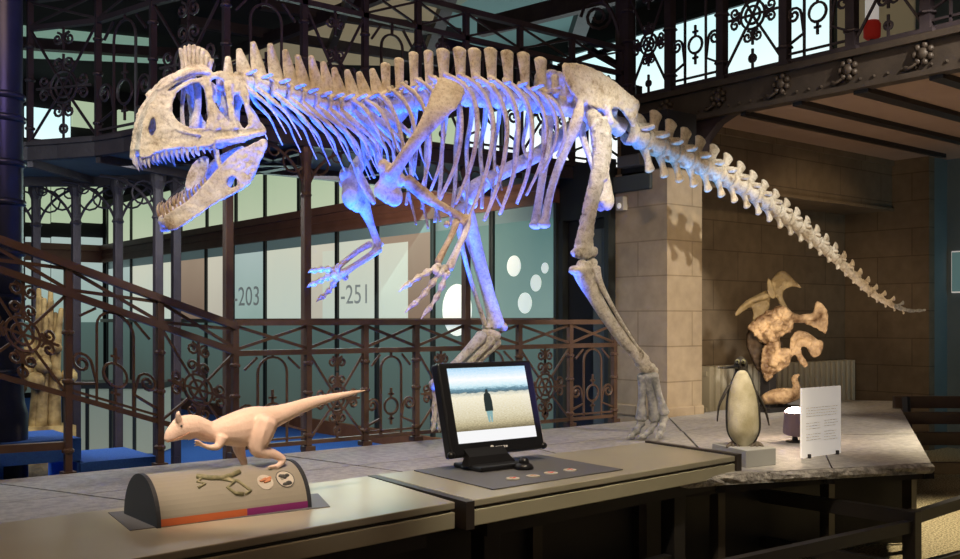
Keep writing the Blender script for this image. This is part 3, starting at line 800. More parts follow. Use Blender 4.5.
for i in range(7):
    for t in (.09, .92):
        p = lerp(front[i], backp[i], t) if i < 6 else lerp(lerp(c2, c3, t), Vector((5.5, 4.6, SL)), .06)
        MB().box(p.x - .03, p.x + .03, p.y - .03, p.y + .03, 0, SL - .06).build('leg', 'steel', pl)

# ------------------------------------------------------------------ the two demonstration tables
ZT = .68
def frame_table(label, quad, name='display_table'):
    a, b, c, d = quad     # front left, front right, back right, back left
    ce = sum(quad, Vector()) / 4
    t = thing(name, (ce.x, ce.y, 0), label, 'table')
    def ring(z0, z1, off, nm, m):
        q = [p + (ce - p).normalized() * off for p in quad]
        return MB().prism([Vector((p.x, p.y, z0)) for p in q], (0, 0, z1 - z0)).build(nm, m, t, bevel=.004)
    ring(ZT - .028, ZT, 0, 'tabletop', 'table')
    ring(ZT - .040, ZT - .028, .016, 'shadow_groove', 'groove')
    ring(ZT - .105, ZT - .040, 0, 'apron', 'table_edge')
    q = [p + (ce - p).normalized() * .12 for p in quad]
    MB().prism([Vector((p.x, p.y, ZT - .17)) for p in q], (0, 0, .064)).build('under_box', 'black', t)
    for p in (lerp(lerp(a, d, .2), lerp(b, c, .2), .10), lerp(lerp(a, d, .2), lerp(b, c, .2), .80), lerp(lerp(a, d, .8), lerp(b, c, .8), .10), lerp(lerp(a, d, .8), lerp(b, c, .8), .80)):
        MB().box(p.x - .045, p.x + .045, p.y - .045, p.y + .045, 0, ZT - .105).build('leg', 'black', t, bevel=.004)
    m = MB()
    m.beam((*lerp(lerp(a, d, .2), lerp(b, c, .2), .1).xy, .17), (*lerp(lerp(a, d, .2), lerp(b, c, .2), .8).xy, .17), .05, .06)
    m.beam((*lerp(lerp(a, d, .8), lerp(b, c, .8), .1).xy, .17), (*lerp(lerp(a, d, .8), lerp(b, c, .8), .8).xy, .17), .05, .06)
    m.build('stretcher', 'black', t)
    return t
z = Vector((0, 0, 1))
q2 = [onZ(474, 500, ZT), onZ(735, 456, ZT), onZ(645, 442.5, ZT), onZ(377, 474.5, ZT)]
t2 = frame_table('olive demonstration table carrying the monitor and a grey mat', q2)
fa, fb = onZ(455, 502, ZT), onZ(222, 543, ZT)
ba, bb = onZ(368, 476, ZT), onZ(0, 523, ZT)
dirF = (fb - fa).normalized(); dirB = (bb - ba).normalized()
q1 = [fa + dirF * 2.2, fa, ba, ba + dirB * 2.2]
t1 = frame_table('olive demonstration table carrying the pale dinosaur model on a half-round box', q1)
# brown steel end plates in the gap and at the right end of table two
MB().beam(lerp(q2[0], q2[3], -.02) + Vector((-.030, 0, -.056)), lerp(q2[0], q2[3], 1.0) + Vector((-.030, 0, -.056)), .04, .112).build('end_plate', 'steel', t2)
MB().beam(lerp(q2[1], q2[2], -.02) + Vector((.02, 0, -.045)), lerp(q2[1], q2[2], 1.0) + Vector((.02, 0, -.045)), .035, .11).build('end_plate', 'steel', t2)

# grey mat with its four touch buttons
mq = [onZ(x, y, ZT + .001) for x, y in ((493, 490), (623, 470), (538, 455), (414, 471))]
ma = MB().prism(mq, (0, 0, .004)).build('floor_mat', 'mat'); ma.name = 'desk_mat'
tag(ma, 'thin dark grey mat on the table beneath the monitor', 'mat')
for i, (x, y) in enumerate(((513, 479), (533, 476.5), (551, 473.5), (570, 470.5))):
    c = onZ(x, y, ZT + .005)
    t = thing('touch_button', c, 'round pale touch button with a red mark on the grey mat, %s from the left' % ('first', 'second', 'third', 'fourth')[i], 'button', 'touch buttons on the grey mat')
    MB().lathe(c, [(.032, 0), (.032, .004), (.029, .006)], 20).build('disc', 'print_pale', t)
    m = MB()
    for k in range(3): m.ball(c + Vector((.010 * math.cos(k * 2.1 + i), .010 * math.sin(k * 2.1 + i), .006)), (.009, .006, .0015), 8, 4)
    m.build('mark', 'red' if i != 1 else 'print_orange', t)

# ------------------------------------------------------------------ monitor
BL = onD(452, 458, 4.74)
th = math.radians(15)
vx = XA; vy = (UP * math.cos(th) + YA * math.sin(th)); vn = vy.cross(vx) * 1.0     # vn points back
vn = Vector((0, math.cos(th), -math.sin(th)))
w = (onY(546, 447, BL.y).x - BL.x); h = .462
mo = thing('monitor', (BL.x + w / 2, BL.y, ZT), 'black touch-screen monitor showing a person in a field, on the table', 'monitor')
cen = BL + vx * (w / 2) + vy * (h / 2)
MB().obox(cen + vn * .030, (vx, vy, vn), (w / 2, h / 2, .030)).build('casing', 'blackplastic', mo, bevel=.012)
MB().obox(cen + vn * .075, (vx, vy, vn), (w * .40, h * .38, .025)).build('rear_cover', 'blackplastic', mo, bevel=.02)
sw, sh = w * .415, h * .40; sc_ = cen + vy * (h * .035) - vn * .002
# screen picture
m = bpy.data.materials.new('screen_picture'); m.use_nodes = True; nt = m.node_tree; b = nt.nodes['Principled BSDF']
uvn = nt.nodes.new('ShaderNodeTexCoord'); sp = nt.nodes.new('ShaderNodeSeparateXYZ'); nt.links.new(uvn.outputs['UV'], sp.inputs[0])
no = nt.nodes.new('ShaderNodeTexNoise'); no.inputs['Scale'].default_value = 14; no.inputs['Detail'].default_value = 7
mp = nt.nodes.new('ShaderNodeMapping'); mp.inputs['Scale'].default_value = (1, 3, 1)
nt.links.new(uvn.outputs['UV'], mp.inputs[0]); nt.links.new(mp.outputs[0], no.inputs['Vector'])
ad = nt.nodes.new('ShaderNodeMath'); ad.operation = 'MULTIPLY_ADD'; ad.inputs[1].default_value = .07; nt.links.new(no.outputs['Fac'], ad.inputs[0])
ad2 = nt.nodes.new('ShaderNodeMath'); ad2.operation = 'SUBTRACT'; ad2.inputs[1].default_value = .035
nt.links.new(sp.outputs[1], ad.inputs[2]); nt.links.new(ad.outputs[0], ad2.inputs[0])
rp = nt.nodes.new('ShaderNodeValToRGB'); cr_ = rp.color_ramp
stops = [(0, (.34, .30, .20)), (.165, (.36, .32, .22)), (.24, (.66, .60, .44)), (.34, (.80, .75, .60)), (.60, (.95, .91, .78)), (.655, (.70, .72, .66)),
         (.665, (.22, .33, .38)), (.705, (.30, .46, .54)), (.725, (.62, .80, .86)), (.76, (.80, .93, .97)), (.84, (1, 1, 1)), (.92, (.78, .91, 1)), (1, (.60, .80, .94))]
while len(cr_.elements) < len(stops): cr_.elements.new(.5)
for e, (p, c) in zip(cr_.elements, stops): e.position = p; e.color = (*[v ** 1.6 for v in c], 1)
nt.links.new(ad2.outputs[0], rp.inputs['Fac'])
n2 = nt.nodes.new('ShaderNodeTexNoise'); n2.inputs['Scale'].default_value = 40; n2.inputs['Detail'].default_value = 5
nt.links.new(mp.outputs[0], n2.inputs['Vector'])
mxx = nt.nodes.new('ShaderNodeMix'); mxx.data_type = 'RGBA'; mxx.blend_type = 'OVERLAY'; mxx.inputs[0].default_value = .8
nt.links.new(rp.outputs['Color'], mxx.inputs[6]); nt.links.new(n2.outputs['Fac'], mxx.inputs[7])
nt.links.new(mxx.outputs[2], b.inputs['Emission Color']); b.inputs['Emission Strength'].default_value = 1.0
b.inputs['Base Color'].default_value = (.02, .02, .02, 1); b.inputs['Roughness'].default_value = .2
scr = MB().add([sc_ - vx * sw - vy * sh, sc_ + vx * sw - vy * sh, sc_ + vx * sw + vy * sh, sc_ - vx * sw + vy * sh], [(0, 1, 2, 3)]).build('screen', m, mo)
uv = scr.data.uv_layers.new(name='UVMap')
for lp in scr.data.loops:
    uv.data[lp.index].uv = ((0, 0), (1, 0), (1, 1), (0, 1))[lp.vertex_index]
def S(u, v, d=.0015): return sc_ + vx * (sw * (2 * u - 1)) + vy * (sh * (2 * v - 1)) - vn * d
M['whiteband'] = mat('screen_white', (.1, .1, .1), .2, emit=1, ecol=(.87, .88, .9)); MB().prism([S(0, 0, .0005), S(1, 0, .0005), S(1, .155, .0005), S(0, .155, .0005)], -vn * .0004).build('screen_band', 'whiteband', scr)
M['figure'] = mat('dark_figure', (.01, .015, .015), .6, emit=.6, ecol=(.015, .03, .035)); M['figleg'] = mat('blue_legs', (.1, .2, .22), .6, emit=.7, ecol=(.25, .45, .50))
MB().prism([S(*p) for p in ((.388, .40), (.392, .56), (.402, .63), (.424, .652), (.428, .69), (.442, .702), (.456, .69), (.458, .652), (.480, .63), (.492, .54), (.490, .40))], -vn * .0005).build('screen_figure', 'figure', scr)
MB().prism([S(*p) for p in ((.400, .40), (.406, .32), (.412, .25), (.430, .25), (.438, .36), (.446, .25), (.464, .25), (.472, .33), (.480, .40))], -vn * .0005).build('screen_figure_legs', 'figleg', scr)
lg = MB(); p = cen - vy * (h * .435) - vn * .002
lg.prism([p - vx * .05 + vx * (.012 * math.cos(2 * PI * k / 14)) + vy * (.012 * math.sin(2 * PI * k / 14)) for k in range(14)], -vn * .001)
for k in range(5): lg.obox(p + vx * (-.022 + .016 * k), (vx, vy, vn), (.006, .005, .001))
lg.build('maker_mark', 'textgrey', mo)
# foot
fc = onZ(492, 468, ZT + .006)
MB().obox(fc + Vector((.0, .03, .012)), (XA, YA, UP), (.13, .11, .012)).build('foot', 'blackplastic', mo, bevel=.008)
ft = MB()
rows = [[fc + Vector((-.15, .0, .02)), fc + Vector((.15, .0, .02))], [fc + Vector((-.12, .02, .06)), fc + Vector((.12, .02, .06))], [fc + Vector((-.13, .12, .14)), fc + Vector((.13, .12, .14))]]
ft.grid(rows, (0, .05, -.01)); ft.build('neck', 'blackplastic', mo)
for sx in (-1, 1):
    MB().ball(cen + vx * (sx * w * .49) - vy * (h * .47) + vn * .01, (.022, .018, .018), 10, 7).build('corner_bumper', 'blackplastic', mo, smooth=True)
c = onZ(524, 469, ZT + .006)
t = thing('trackball', c, 'small black trackball standing in front of the monitor foot', 'trackball')
MB().lathe(c, [(.042, 0), (.048, .008), (.040, .022), (.026, .03)], 18).build('ring', 'blackplastic', t, smooth=True)
MB().ball(c + Vector((0, 0, .034)), .026, 14, 10).build('ball', 'blackplastic', t, smooth=True)

# ------------------------------------------------------------------ half-round box with the model dinosaur
A0 = onZ(158, 529, ZT); A1 = onZ(312, 508, ZT)
xL, xR = A0.x, A1.x
rad = .158; yc = (A0.y + A1.y) / 2 + rad + .01
bx = thing('half_round_box', ((xL + xR) / 2, yc, ZT), 'taupe half-round display box with orange and purple bands on the table', 'display box')
mb = MB(); NS = 28
hz = .165
prof = [(yc - rad * math.cos(PI * k / NS), ZT + hz * math.sin(PI * k / NS)) for k in range(NS + 1)]
mb.prism([(xL + .015, y, z) for y, z in prof], (xR - xL - .03, 0, 0)); mb.build('curved_cover', 'dome', bx)
for x in (xL, xR - .015):
    MB().prism([(x, yc + (y - yc) * 1.03, ZT + (z - ZT) * 1.03) for y, z in prof], (.015, 0, 0)).build('end_board', 'domeend', bx)
def dome(x, s, off=.0015):      # s: angle along the cover, 0 at the front foot
    return Vector((x, yc - (rad + off) * math.cos(s), ZT + (hz + off) * math.sin(s)))
def patch(x0, x1, s0, s1, n, m, nm):
    rows = [[dome(x0, s0 + (s1 - s0) * k / n), dome(x1, s0 + (s1 - s0) * k / n)] for k in range(n + 1)]
    MB().grid(rows, lambda p: (p - Vector((p.x, yc, ZT))).normalized() * .001).build(nm, m, bx)
xm = xL + .56 * (xR - xL)
patch(xL + .015, xm, .02, .17, 3, 'orange', 'orange_band'); patch(xm, xR - .015, .02, .17, 3, 'purple', 'purple_band')
def ondome(pts, m, nm, closed=True):
    """small printed shape on the cover: pts (u along box 0-1, s angle)"""
    P = [dome(xL + u * (xR - xL), s) for u, s in pts]
    nrm = (P[0] - Vector((P[0].x, yc, ZT))).normalized()
    MB().prism(P, nrm * .0008).build(nm, m, bx)
def disc(u, s, r, m, nm, off=0):
    ondome([(u + r / (xR - xL) * math.cos(2 * PI * k / 20), s + r / rad * math.sin(2 * PI * k / 20)) for k in range(20)], m, nm)
g = MB()
def pl_(pts, r): g.tube([dome(xL + u * (xR - xL), s, .002) for u, s in pts], r, 5)
# printed skeletal leg and arm figure
pl_([(.30, 1.12), (.38, 1.02), (.45, .98), (.52, 1.04), (.58, 1.14)], .012)
pl_([(.44, .96), (.52, .84), (.46, .70), (.50, .54), (.55, .50)], .008)
pl_([(.47, .97), (.54, .84), (.57, .70), (.60, .56), (.56, .50)], .007)
pl_([(.33, 1.06), (.29, .94), (.33, .86), (.28, .78)], .006)
g.build('printed_dinosaur', 'print_green', bx, smooth=True)
disc(.715, .74, .032, 'print_pale', 'round_badge'); disc(.855, .77, .035, 'print_pale', 'round_badge')
g = MB()
for u, s in ((.70, .76), (.725, .72), (.735, .78)): g.tube([dome(xL + u * (xR - xL) - .012, s, .003), dome(xL + u * (xR - xL) + .014, s + .05, .003)], [.004, .007], 5)
g.build('badge_print', 'print_orange', bx)
g = MB()
for k in range(20):
    a0, a1 = 2 * PI * k / 20, 2 * PI * (k + 1) / 20
    g.tube([dome(xL + .855 * (xR - xL) + .036 * math.cos(a0), .77 + .036 / rad * math.sin(a0), .002), dome(xL + .855 * (xR - xL) + .036 * math.cos(a1), .77 + .036 / rad * math.sin(a1), .002)], .002, 4)
for u, s, q in ((.832, .85, .010), (.847, .83, .012), (.874, .84, .012), (.867, .62, .016), (.842, .61, .012), (.857, .79, .007)):
    g.ball(dome(xL + u * (xR - xL), s, .001), (q, .004, q * .8), 8, 5)
g.build('badge_print', 'print_grey', bx)
mt = [onZ(x, y, ZT) for x, y in ((130, 531), (330, 507), (318, 494), (108, 513))]
mm = MB().prism(mt, (0, 0, .003)).build('base_mat', 'mat'); tag(mm, 'grey mat lying under the half-round box on the table', 'mat')

YM = yc - .02
def D0(px, py, lat=0): return onY(px, py, YM + lat)
sm_ = lambda px: YM / ratios(px)[1] / FPX
md = thing('model_dinosaur', D0(255, 470), 'cream painted crested dinosaur model striding on the half-round box', 'model')
sec = [(166.5, 440, 3.4, 3.4), (170, 436.5, 7, 5.5), (175, 432.5, 9.6, 7), (181, 428.8, 12, 8.5), (188, 427, 12.4, 8.5), (196, 426.5, 11.4, 8), (203, 428, 9.6, 7.5), (210, 430.5, 9.5, 8), (218, 431, 12.5, 11), (230, 430, 16.5, 13), (244, 427.5, 19, 14), (258, 423, 17.5, 13), (272, 417.5, 12, 10),
       (290, 411, 8.6, 7.5), (311, 403, 6.2, 5.2), (335, 396.8, 3.8, 3.2), (352, 393, 2.4, 2), (365, 390.3, .8, .8)]
mb = MB()
mb.bone([D0(a, b) for a, b, c, d in sec], [(c * sm_(a), d * sm_(a)) for a, b, c, d in sec], 4, 16, ref=UP)
def ml(pts, lat0, lat1, sub=4):
    n = len(pts)
    mb.bone([D0(a, b, lat0 + (lat1 - lat0) * i / (n - 1)) for i, (a, b, r) in enumerate(pts)], [r * .0037 for a, b, r in pts], sub, 10)
# near and far legs, arms
ml([(264, 422, 15), (259, 437, 13.5), (258, 449, 9), (266, 452.5, 6.6), (275, 454.5, 5), (283, 459.5, 3.8), (280, 464, 3.2), (276, 467.5, 3)], -.028, -.045)
ml([(246, 428, 10), (239, 444, 7.5), (241, 455, 5.2), (244, 463, 3.8), (243, 468, 3.4), (240, 470, 3)], .02, .03)
for d in (-1, 0, 1):
    ml([(278, 466, 2.4), (272 + d * .5, 467.5 + d, 1.9), (269 + d, 468 + d * 1.2, 1)], -.045, -.045 + d * .015)
    ml([(242, 469, 2.2), (237, 470.5 + d, 1.7), (234, 471 + d, 1)], .03, .03 + d * .015)
ml([(222, 438, 6.5), (218, 446, 4.2), (211, 447.5, 3), (205, 446, 2.4), (201, 444.5, 2.2)], -.035, -.05)
for d in (-1, 0, 1): ml([(203, 445, 1.8), (198, 443 + d * 2.0, 1.4), (194, 443.5 + d * 2.6, .8)], -.05, -.05 + d * .012)
ml([(216, 438, 5), (204, 438.5, 3.2), (196, 436, 2.4), (191, 438, 1.8), (188, 440, 1)], .02, .035)
ml([(191, 438, 1.6), (187, 436, .9)], .035, .04)
# crest and brow, mouth line left to the voxel surface
for l in (-.022, -.011, 0, .011, .022):
    mb.bone([D0(179, 421, l), D0(178, 414, l * 1.4), D0(179, 411.5, l * 1.5)], [.012, .009, .004], 3, 8)
for s in (-1, 1): mb.ball(D0(181, 424, s * .026), (.010, .007, .007), 8, 6)
mb.build('body', 'model', md, remesh=.0038, sm=6)
for s in (-1, 1): MB().ball(D0(181.5, 426, s * .0305), .004, 8, 6).build('eye', 'print_grey', md, smooth=True)
g = MB(); g.tube([D0(167.5, 442.2, -.012), D0(174, 439.8, -.026), D0(183, 436.5, -.0315), D0(190, 432, -.030)], .0016, 5); g.build('mouth_line', 'print_orange', md)

# ------------------------------------------------------------------ penguin on its plinth
pb = [onZ(x, y, SL + .10) for x, y in ((746, 450.5), (777, 447.5), (758, 441), (712, 443.5))]
zt_ = SL + .10
p0 = onZ(746, 469, SL); d_ = p0.length / Vector((p0.x, p0.y, 0)).length
tp = [onD(746, 450.5, 5.40), onD(776, 448, 5.52), onD(752, 440.5, 5.85), onD(712, 443, 5.72)]
zt_ = sum(p.z for p in tp) / 4
tpf = MB().prism([Vector((p.x, p.y, SL)) for p in tp], (0, 0, zt_ - SL)).build('plinth', 'plinth', bevel=.004)
tag(tpf, 'low grey plinth under the penguin on the stone platform', 'plinth')
pd = 5.62
def PG(px, py, d=0): return onD(px, py, pd + d)
ps_ = pd / FPX
gd = thing('penguin', PG(742, 445), 'stuffed black and cream penguin standing on the grey plinth', 'penguin')
body = [(744, 446, 5, 5), (744, 441, 12, 10), (743.5, 430, 17, 14), (743, 415, 17.5, 15), (742.5, 400, 16.5, 14), (742, 388, 13.5, 11.5), (742, 378, 9.5, 8.5), (741.5, 371, 6.6, 6.6), (741, 366, 6.8, 7), (741, 361, 6.2, 6.4), (741, 358.5, 3.5, 4)]
mb = MB(); mb.bone([PG(a, b, .012) for a, b, c, d in body], [(c * ps_, d * ps_) for a, b, c, d in body], 4, 16, ref=RIGHT)
mb.build('body', 'pgblack', gd, smooth=True)
bel = [(744, 443, 9, 6), (743.5, 432, 14.8, 11), (743, 416, 15.4, 12), (742.5, 400, 14.4, 11), (742, 388, 11.8, 8.8), (742, 379, 8.6, 6), (742, 373, 5.6, 4.4)]
mb = MB(); mb.bone([PG(a, b, -.022) for a, b, c, d in bel], [(c * ps_, d * ps_) for a, b, c, d in bel], 4, 16, ref=RIGHT)
mb.build('belly', 'pgcream', gd, smooth=True)
MB().bone([PG(738, 366.5, -.02), PG(731, 367.2, -.05), PG(725, 367.6, -.06), PG(718, 368, -.065)], [.012, .008, .006, .0025], 3, 8).build('beak', 'blackplastic', gd, smooth=True)
for x in (737.5, 743.5):
    e_ = MB().ball(PG(x, 361.5, -.034), .0135, 10, 7).build('eye_ring', 'pgface', gd, smooth=True); MB().ball(PG(x, 361.5, -.046), .006, 8, 6).build('pupil', 'blackplastic', e_, smooth=True)
MB().bone([PG(729, 386, .01), PG(724, 395, -.01), PG(719, 406, -.015), PG(717.3, 421, -.01)], [(.020, .008), (.020, .008), (.014, .006), (.007, .004)], 4, 8, ref=FWD).build('flipper', 'pgblack', gd, smooth=True)
MB().bone([PG(753, 387, .01), PG(759, 397, -.01), PG(765.5, 411, .0), PG(769, 425, .01)], [(.016, .006), (.024, .009), (.018, .007), (.006, .004)], 4, 8, ref=FWD).build('flipper', 'pgblack', gd, smooth=True)
for s, x in ((-1, 733), (1, 757)):
    f = MB()
    for k in (-1, 0, 1):
        f.bone([PG(x, 443.5, -.005), PG(x + k * 4, 445.5, -.03), PG(x + k * 6, 446.8, -.05)], [.016, .013, .007], 3, 7)
    f.build('foot', 'pgfoot', gd, smooth=True)
MB().bone([PG(744, 438, .06), PG(744, 444, .10), PG(744, 447, .13)], [.03, .018, .005], 3, 8).build('tail', 'pgblack', gd, smooth=True)

# ------------------------------------------------------------------ text panel
a = onZ(801, 459, SL); b = onZ(840, 453.5, SL); hgt = onD(801, 389, a.dot(FWD)).z - SL
dd = (b - a); L = dd.length; dd = dd / L; nn = Vector((-dd.y, dd.x, 0)); ce = (a + b) / 2
sg = thing('text_panel', ce, 'upright white text panel beside the penguin on the stone platform', 'sign')
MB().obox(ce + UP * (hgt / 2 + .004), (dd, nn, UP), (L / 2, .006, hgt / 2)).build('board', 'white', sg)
ln = MB()
def para(*a):
    global ln
    ln = MB(); lines(*a); ln.build('printed_paragraph', 'textgrey', sg)
def lines(u0, u1, v0, v1, n, seed):
    rr = random.Random(seed)
    for k in range(n):
        v = v0 + (v1 - v0) * k / max(n - 1, 1); u = u0
        e = u1 - rr.uniform(0, .06)
        while u < e:
            wl = min(rr.uniform(.03, .09), e - u)
            ln.obox(a + dd * (L * (u + wl / 2)) - nn * .0065 + UP * (hgt * v), (dd, nn, UP), (L * wl / 2, .0005, .0022)); u += wl + .015
para(.10, .92, .72, .60, 4, 1); para(.10, .50, .50, .42, 3, 2); para(.56, .92, .52, .44, 3, 3); para(.10, .50, .34, .26, 3, 4); para(.56, .92, .36, .24, 4, 5)
for u in (.16, .88):
    MB().obox(a + dd * (L * u) - nn * .006 + UP * .008, (dd, nn, UP), (.008, .014, .016)).build('clip', 'black', sg)

# ------------------------------------------------------------------ small uplight
c = onZ(795, 442, SL); sc5 = c.dot(FWD) / FPX
up_ = thing('uplight', c, 'small mauve uplight with a glowing lens behind the text panel', 'spotlight')
MB().lathe(c, [(.06, 0), (.06, .008), (.02, .012), (.016, .05)], 16).build('base', 'black', up_)
axl = (UP * .97 - FWD * .20).normalized()
MB().lathe(c + UP * .05, [(.040, 0), (.078, .008), (.078, .15), (.070, .15)], 24, axis=axl).build('body', 'lampbody', up_, smooth=False)
MB().lathe(c + UP * .05 + axl * .15, [(.070, 0), (.064, .012), (.045, .024), (.004, .030)], 20, axis=axl).build('lens', 'lampglow', up_, smooth=True)

# ------------------------------------------------------------------ horned skull on its stand
SD = 8.75
def HS(px, py, d=0): return onD(px, py, SD + d)
hsc = SD / FPX
hs = thing('horned_dinosaur_skull', (HS(788, 408).x, HS(788, 408).y, SL), 'brown frilled horned dinosaur skull on a black stand by the niche wall', 'skull')
def hplate(loops, d, th, mb, bev=.22):
    L = [cr(l, 3, True) for l in loops]
    vs, fs = plate2d(L, th * .5 / hsc, th * bev / hsc, 2)
    mb.add([onD(x, y, SD + d + z * hsc + .0) for x, y, z in vs], fs)
fr_ = lambda L: [(730 + x / 6.21, 265 + y / 6.21) for x, y in L]
gq = lambda x, y: (700 + x / 3.994, 340 + y / 3.994)
tx = bpy.data.textures.new('lumps', 'CLOUDS'); tx.noise_scale = .045; tx.noise_depth = 4
def rough(o, st, mid=.5):
    dm = o.modifiers.new('disp', 'DISPLACE'); dm.texture = tx; dm.strength = st; dm.mid_level = mid; return o
mb = MB()
hplate([fr_([(264, 104), (276, 72), (318, 44), (350, 50), (376, 86), (410, 110), (436, 138), (402, 128), (366, 134), (334, 152), (320, 186), (332, 226), (356, 270), (322, 255), (298, 206), (280, 168), (264, 138)]), fr_([(272, 92), (292, 78), (302, 86), (286, 102), (272, 106)])], .13, .035, mb)
mb.bone([HS(*fr_([(262, 110)])[0], .13), HS(*fr_([(282, 78)])[0], .12), HS(*fr_([(322, 50)])[0], .12), HS(*fr_([(366, 80)])[0], .12), HS(*fr_([(430, 136)])[0], .13)], [.012, .020, .026, .024, .008], 3, 8)
hplate([fr_([(240, 88), (252, 112), (264, 140), (278, 196), (256, 200), (240, 172), (234, 124)])], .10, .04, mb)
mb.build('upper_frill', 'skull_olive', hs, remesh=.008, sm=1)
mb = MB()
hplate([fr_([(238, 165), (170, 190), (102, 226), (48, 282), (38, 312), (76, 288), (130, 256), (148, 300), (146, 362), (170, 372), (216, 306), (240, 250)])], .15, .035, mb)
mb.bone([HS(*fr_([(40, 308)])[0], .14), HS(*fr_([(80, 262)])[0], .13), HS(*fr_([(150, 218)])[0], .12), HS(*fr_([(236, 190)])[0], .11)], [.006, .018, .026, .03], 3, 8)
rough(mb.build('side_frill', 'skull_olive', hs, remesh=.008, sm=1), .015)
mb = MB()
hplate([fr_([(372, 302), (430, 316), (508, 306), (530, 276), (542, 230), (588, 270), (602, 330), (598, 388), (592, 420), (558, 398), (500, 368), (450, 352), (396, 352)])], .04, .04, mb)
mb.bone([HS(*fr_([(360, 318)])[0], .0), HS(*fr_([(450, 332)])[0], .02), HS(*fr_([(530, 320)])[0], .02), HS(*fr_([(566, 290)])[0], .03)], [.04, .028, .036, .03], 3, 8)
rough(mb.build('cheek_horn', 'skull_brown', hs, remesh=.008, sm=1), .025)
mb = MB()
hplate([fr_([(128, 382), (168, 352), (212, 312), (266, 288), (310, 268), (352, 280), (380, 322), (376, 370), (368, 408), (330, 420), (302, 440), (292, 480), (252, 490), (208, 476), (168, 430), (134, 402)])], .0, .07, mb)
for x, y, r, d in ((200, 380, 38, -.02), (245, 340, 36, -.03), (300, 310, 36, -.03), (340, 330, 30, -.03), (280, 380, 44, -.05), (240, 430, 40, -.05), (330, 385, 28, -.04), (160, 385, 22, -.01), (270, 460, 30, -.06)):
    mb.ball(HS(*fr_([(x, y)])[0], d), (r / 6.21 * hsc,) * 3, 10, 8)
rough(mb.build('face', 'skull_brown', hs, remesh=.008, sm=1), .055)
hq = lambda L: [(705 + x / 4.86, 340 + y / 4.86) for x, y in L]
mb = MB()
hplate([hq([(304, 24), (354, 14), (358, 50), (408, 54), (402, 108), (370, 138), (332, 156), (304, 192), (280, 132), (282, 78)])], -.03, .07, mb)
for x, y, r in ((320, 60, 30), (330, 105, 34), (370, 90, 28), (304, 150, 20)): mb.ball(HS(*hq([(x, y)])[0], -.06), (r / 4.86 * hsc,) * 3, 10, 8)
rough(mb.build('snout', 'skull_brown', hs, remesh=.008, sm=1), .04)
mb = MB()
hplate([fr_([(372, 520), (392, 446), (420, 414), (470, 424), (540, 466), (572, 482), (566, 525), (536, 568), (508, 556), (478, 508), (442, 500), (432, 532), (456, 580), (480, 616), (464, 628), (430, 592), (404, 550), (382, 566)])], .0, .035, mb)
mb.bone([HS(*fr_([(390, 470)])[0], -.02), HS(*fr_([(430, 440)])[0], -.02), HS(*fr_([(500, 462)])[0], -.01), HS(*fr_([(552, 500)])[0], -.01)], [.03, .028, .026, .028], 3, 8)
rough(mb.build('cheek_plate', 'skull_brown', hs, remesh=.008, sm=1), .022)
mb = MB()
hplate([fr_([(140, 400), (220, 470), (300, 470), (300, 540), (250, 620), (200, 660), (140, 560), (118, 470)])], .12, .10, mb)
rough(mb.build('braincase', 'skull_dark', hs, remesh=.011, sm=1), .03)
mb = MB()
mb.bone([HS(*gq(258, 238)), HS(*gq(300, 226), -.05), HS(*gq(350, 222), -.04), HS(*gq(400, 214))], [.05, .07, .07, .04], 3, 10)
mb.bone([HS(*gq(384, 215)), HS(*gq(384, 180)), HS(*gq(376, 152)), HS(*gq(396, 138))], [.05, .032, .028, .012], 3, 10)
mb.build('lower_jaw', 'skull_brown', hs, remesh=.011, sm=2)
q = HS(*gq(272, 200), .03)
st_ = MB().box(q.x - .05, q.x + .05, q.y - .05, q.y + .05, SL, HS(*gq(272, 100)).z).box(q.x - .16, q.x + .34, q.y - .13, q.y + .13, SL, SL + .04)
q2_ = HS(*gq(375, 240)); st_.box(q.x, q2_.x + .1, q.y - .03, q.y + .03, HS(*gq(300, 256)).z, HS(*gq(300, 244)).z + .02); st_.box(q2_.x + .04, q2_.x + .1, q.y - .03, q.y + .03, SL, HS(*gq(300, 244)).z)
st_.build('stand', 'black', hs, bevel=.004)

# ------------------------------------------------------------------ black barrier in the right foreground
def barrier_pt(px, py, d): return onD(px, py, d)
br = thing('steel_barrier', (*onD(912, 560, 5.2).xy, 0), 'black box-steel barrier in front of the platform at lower right', 'barrier')
p = onD(912, 514, 5.2)
MB().box(p.x - .035, p.x + .035, p.y - .035, p.y + .035, 0, p.z + .02).build('post', 'black', br, bevel=.004)
e = onD(728, 489, 6.05); e.z = p.z
MB().beam(p + UP * -.02, e + UP * -.02, .05, .075).build('rail', 'black', br)
e2 = onD(640, 585, 4.15)
MB().beam(p + UP * -.06, e2, .045, .06).build('rail', 'black', br)
MB().beam(p + UP * -.02, onD(990, 493, 5.75), .045, .06).build('rail', 'black', br)
p5 = onD(700, 535, 4.6)
MB().box(e.x - .03, e.x + .03, e.y - .03, e.y + .03, 0, e.z + .01).build('post', 'black', br)
MB().beam((e.x, e.y, .10), (p.x, p.y, .10), .05, .06).build('rail', 'black', br)
MB().beam((p.x, p.y, .10), (p.x + .9, p.y - .05, .10), .05, .06).build('rail', 'black', br)

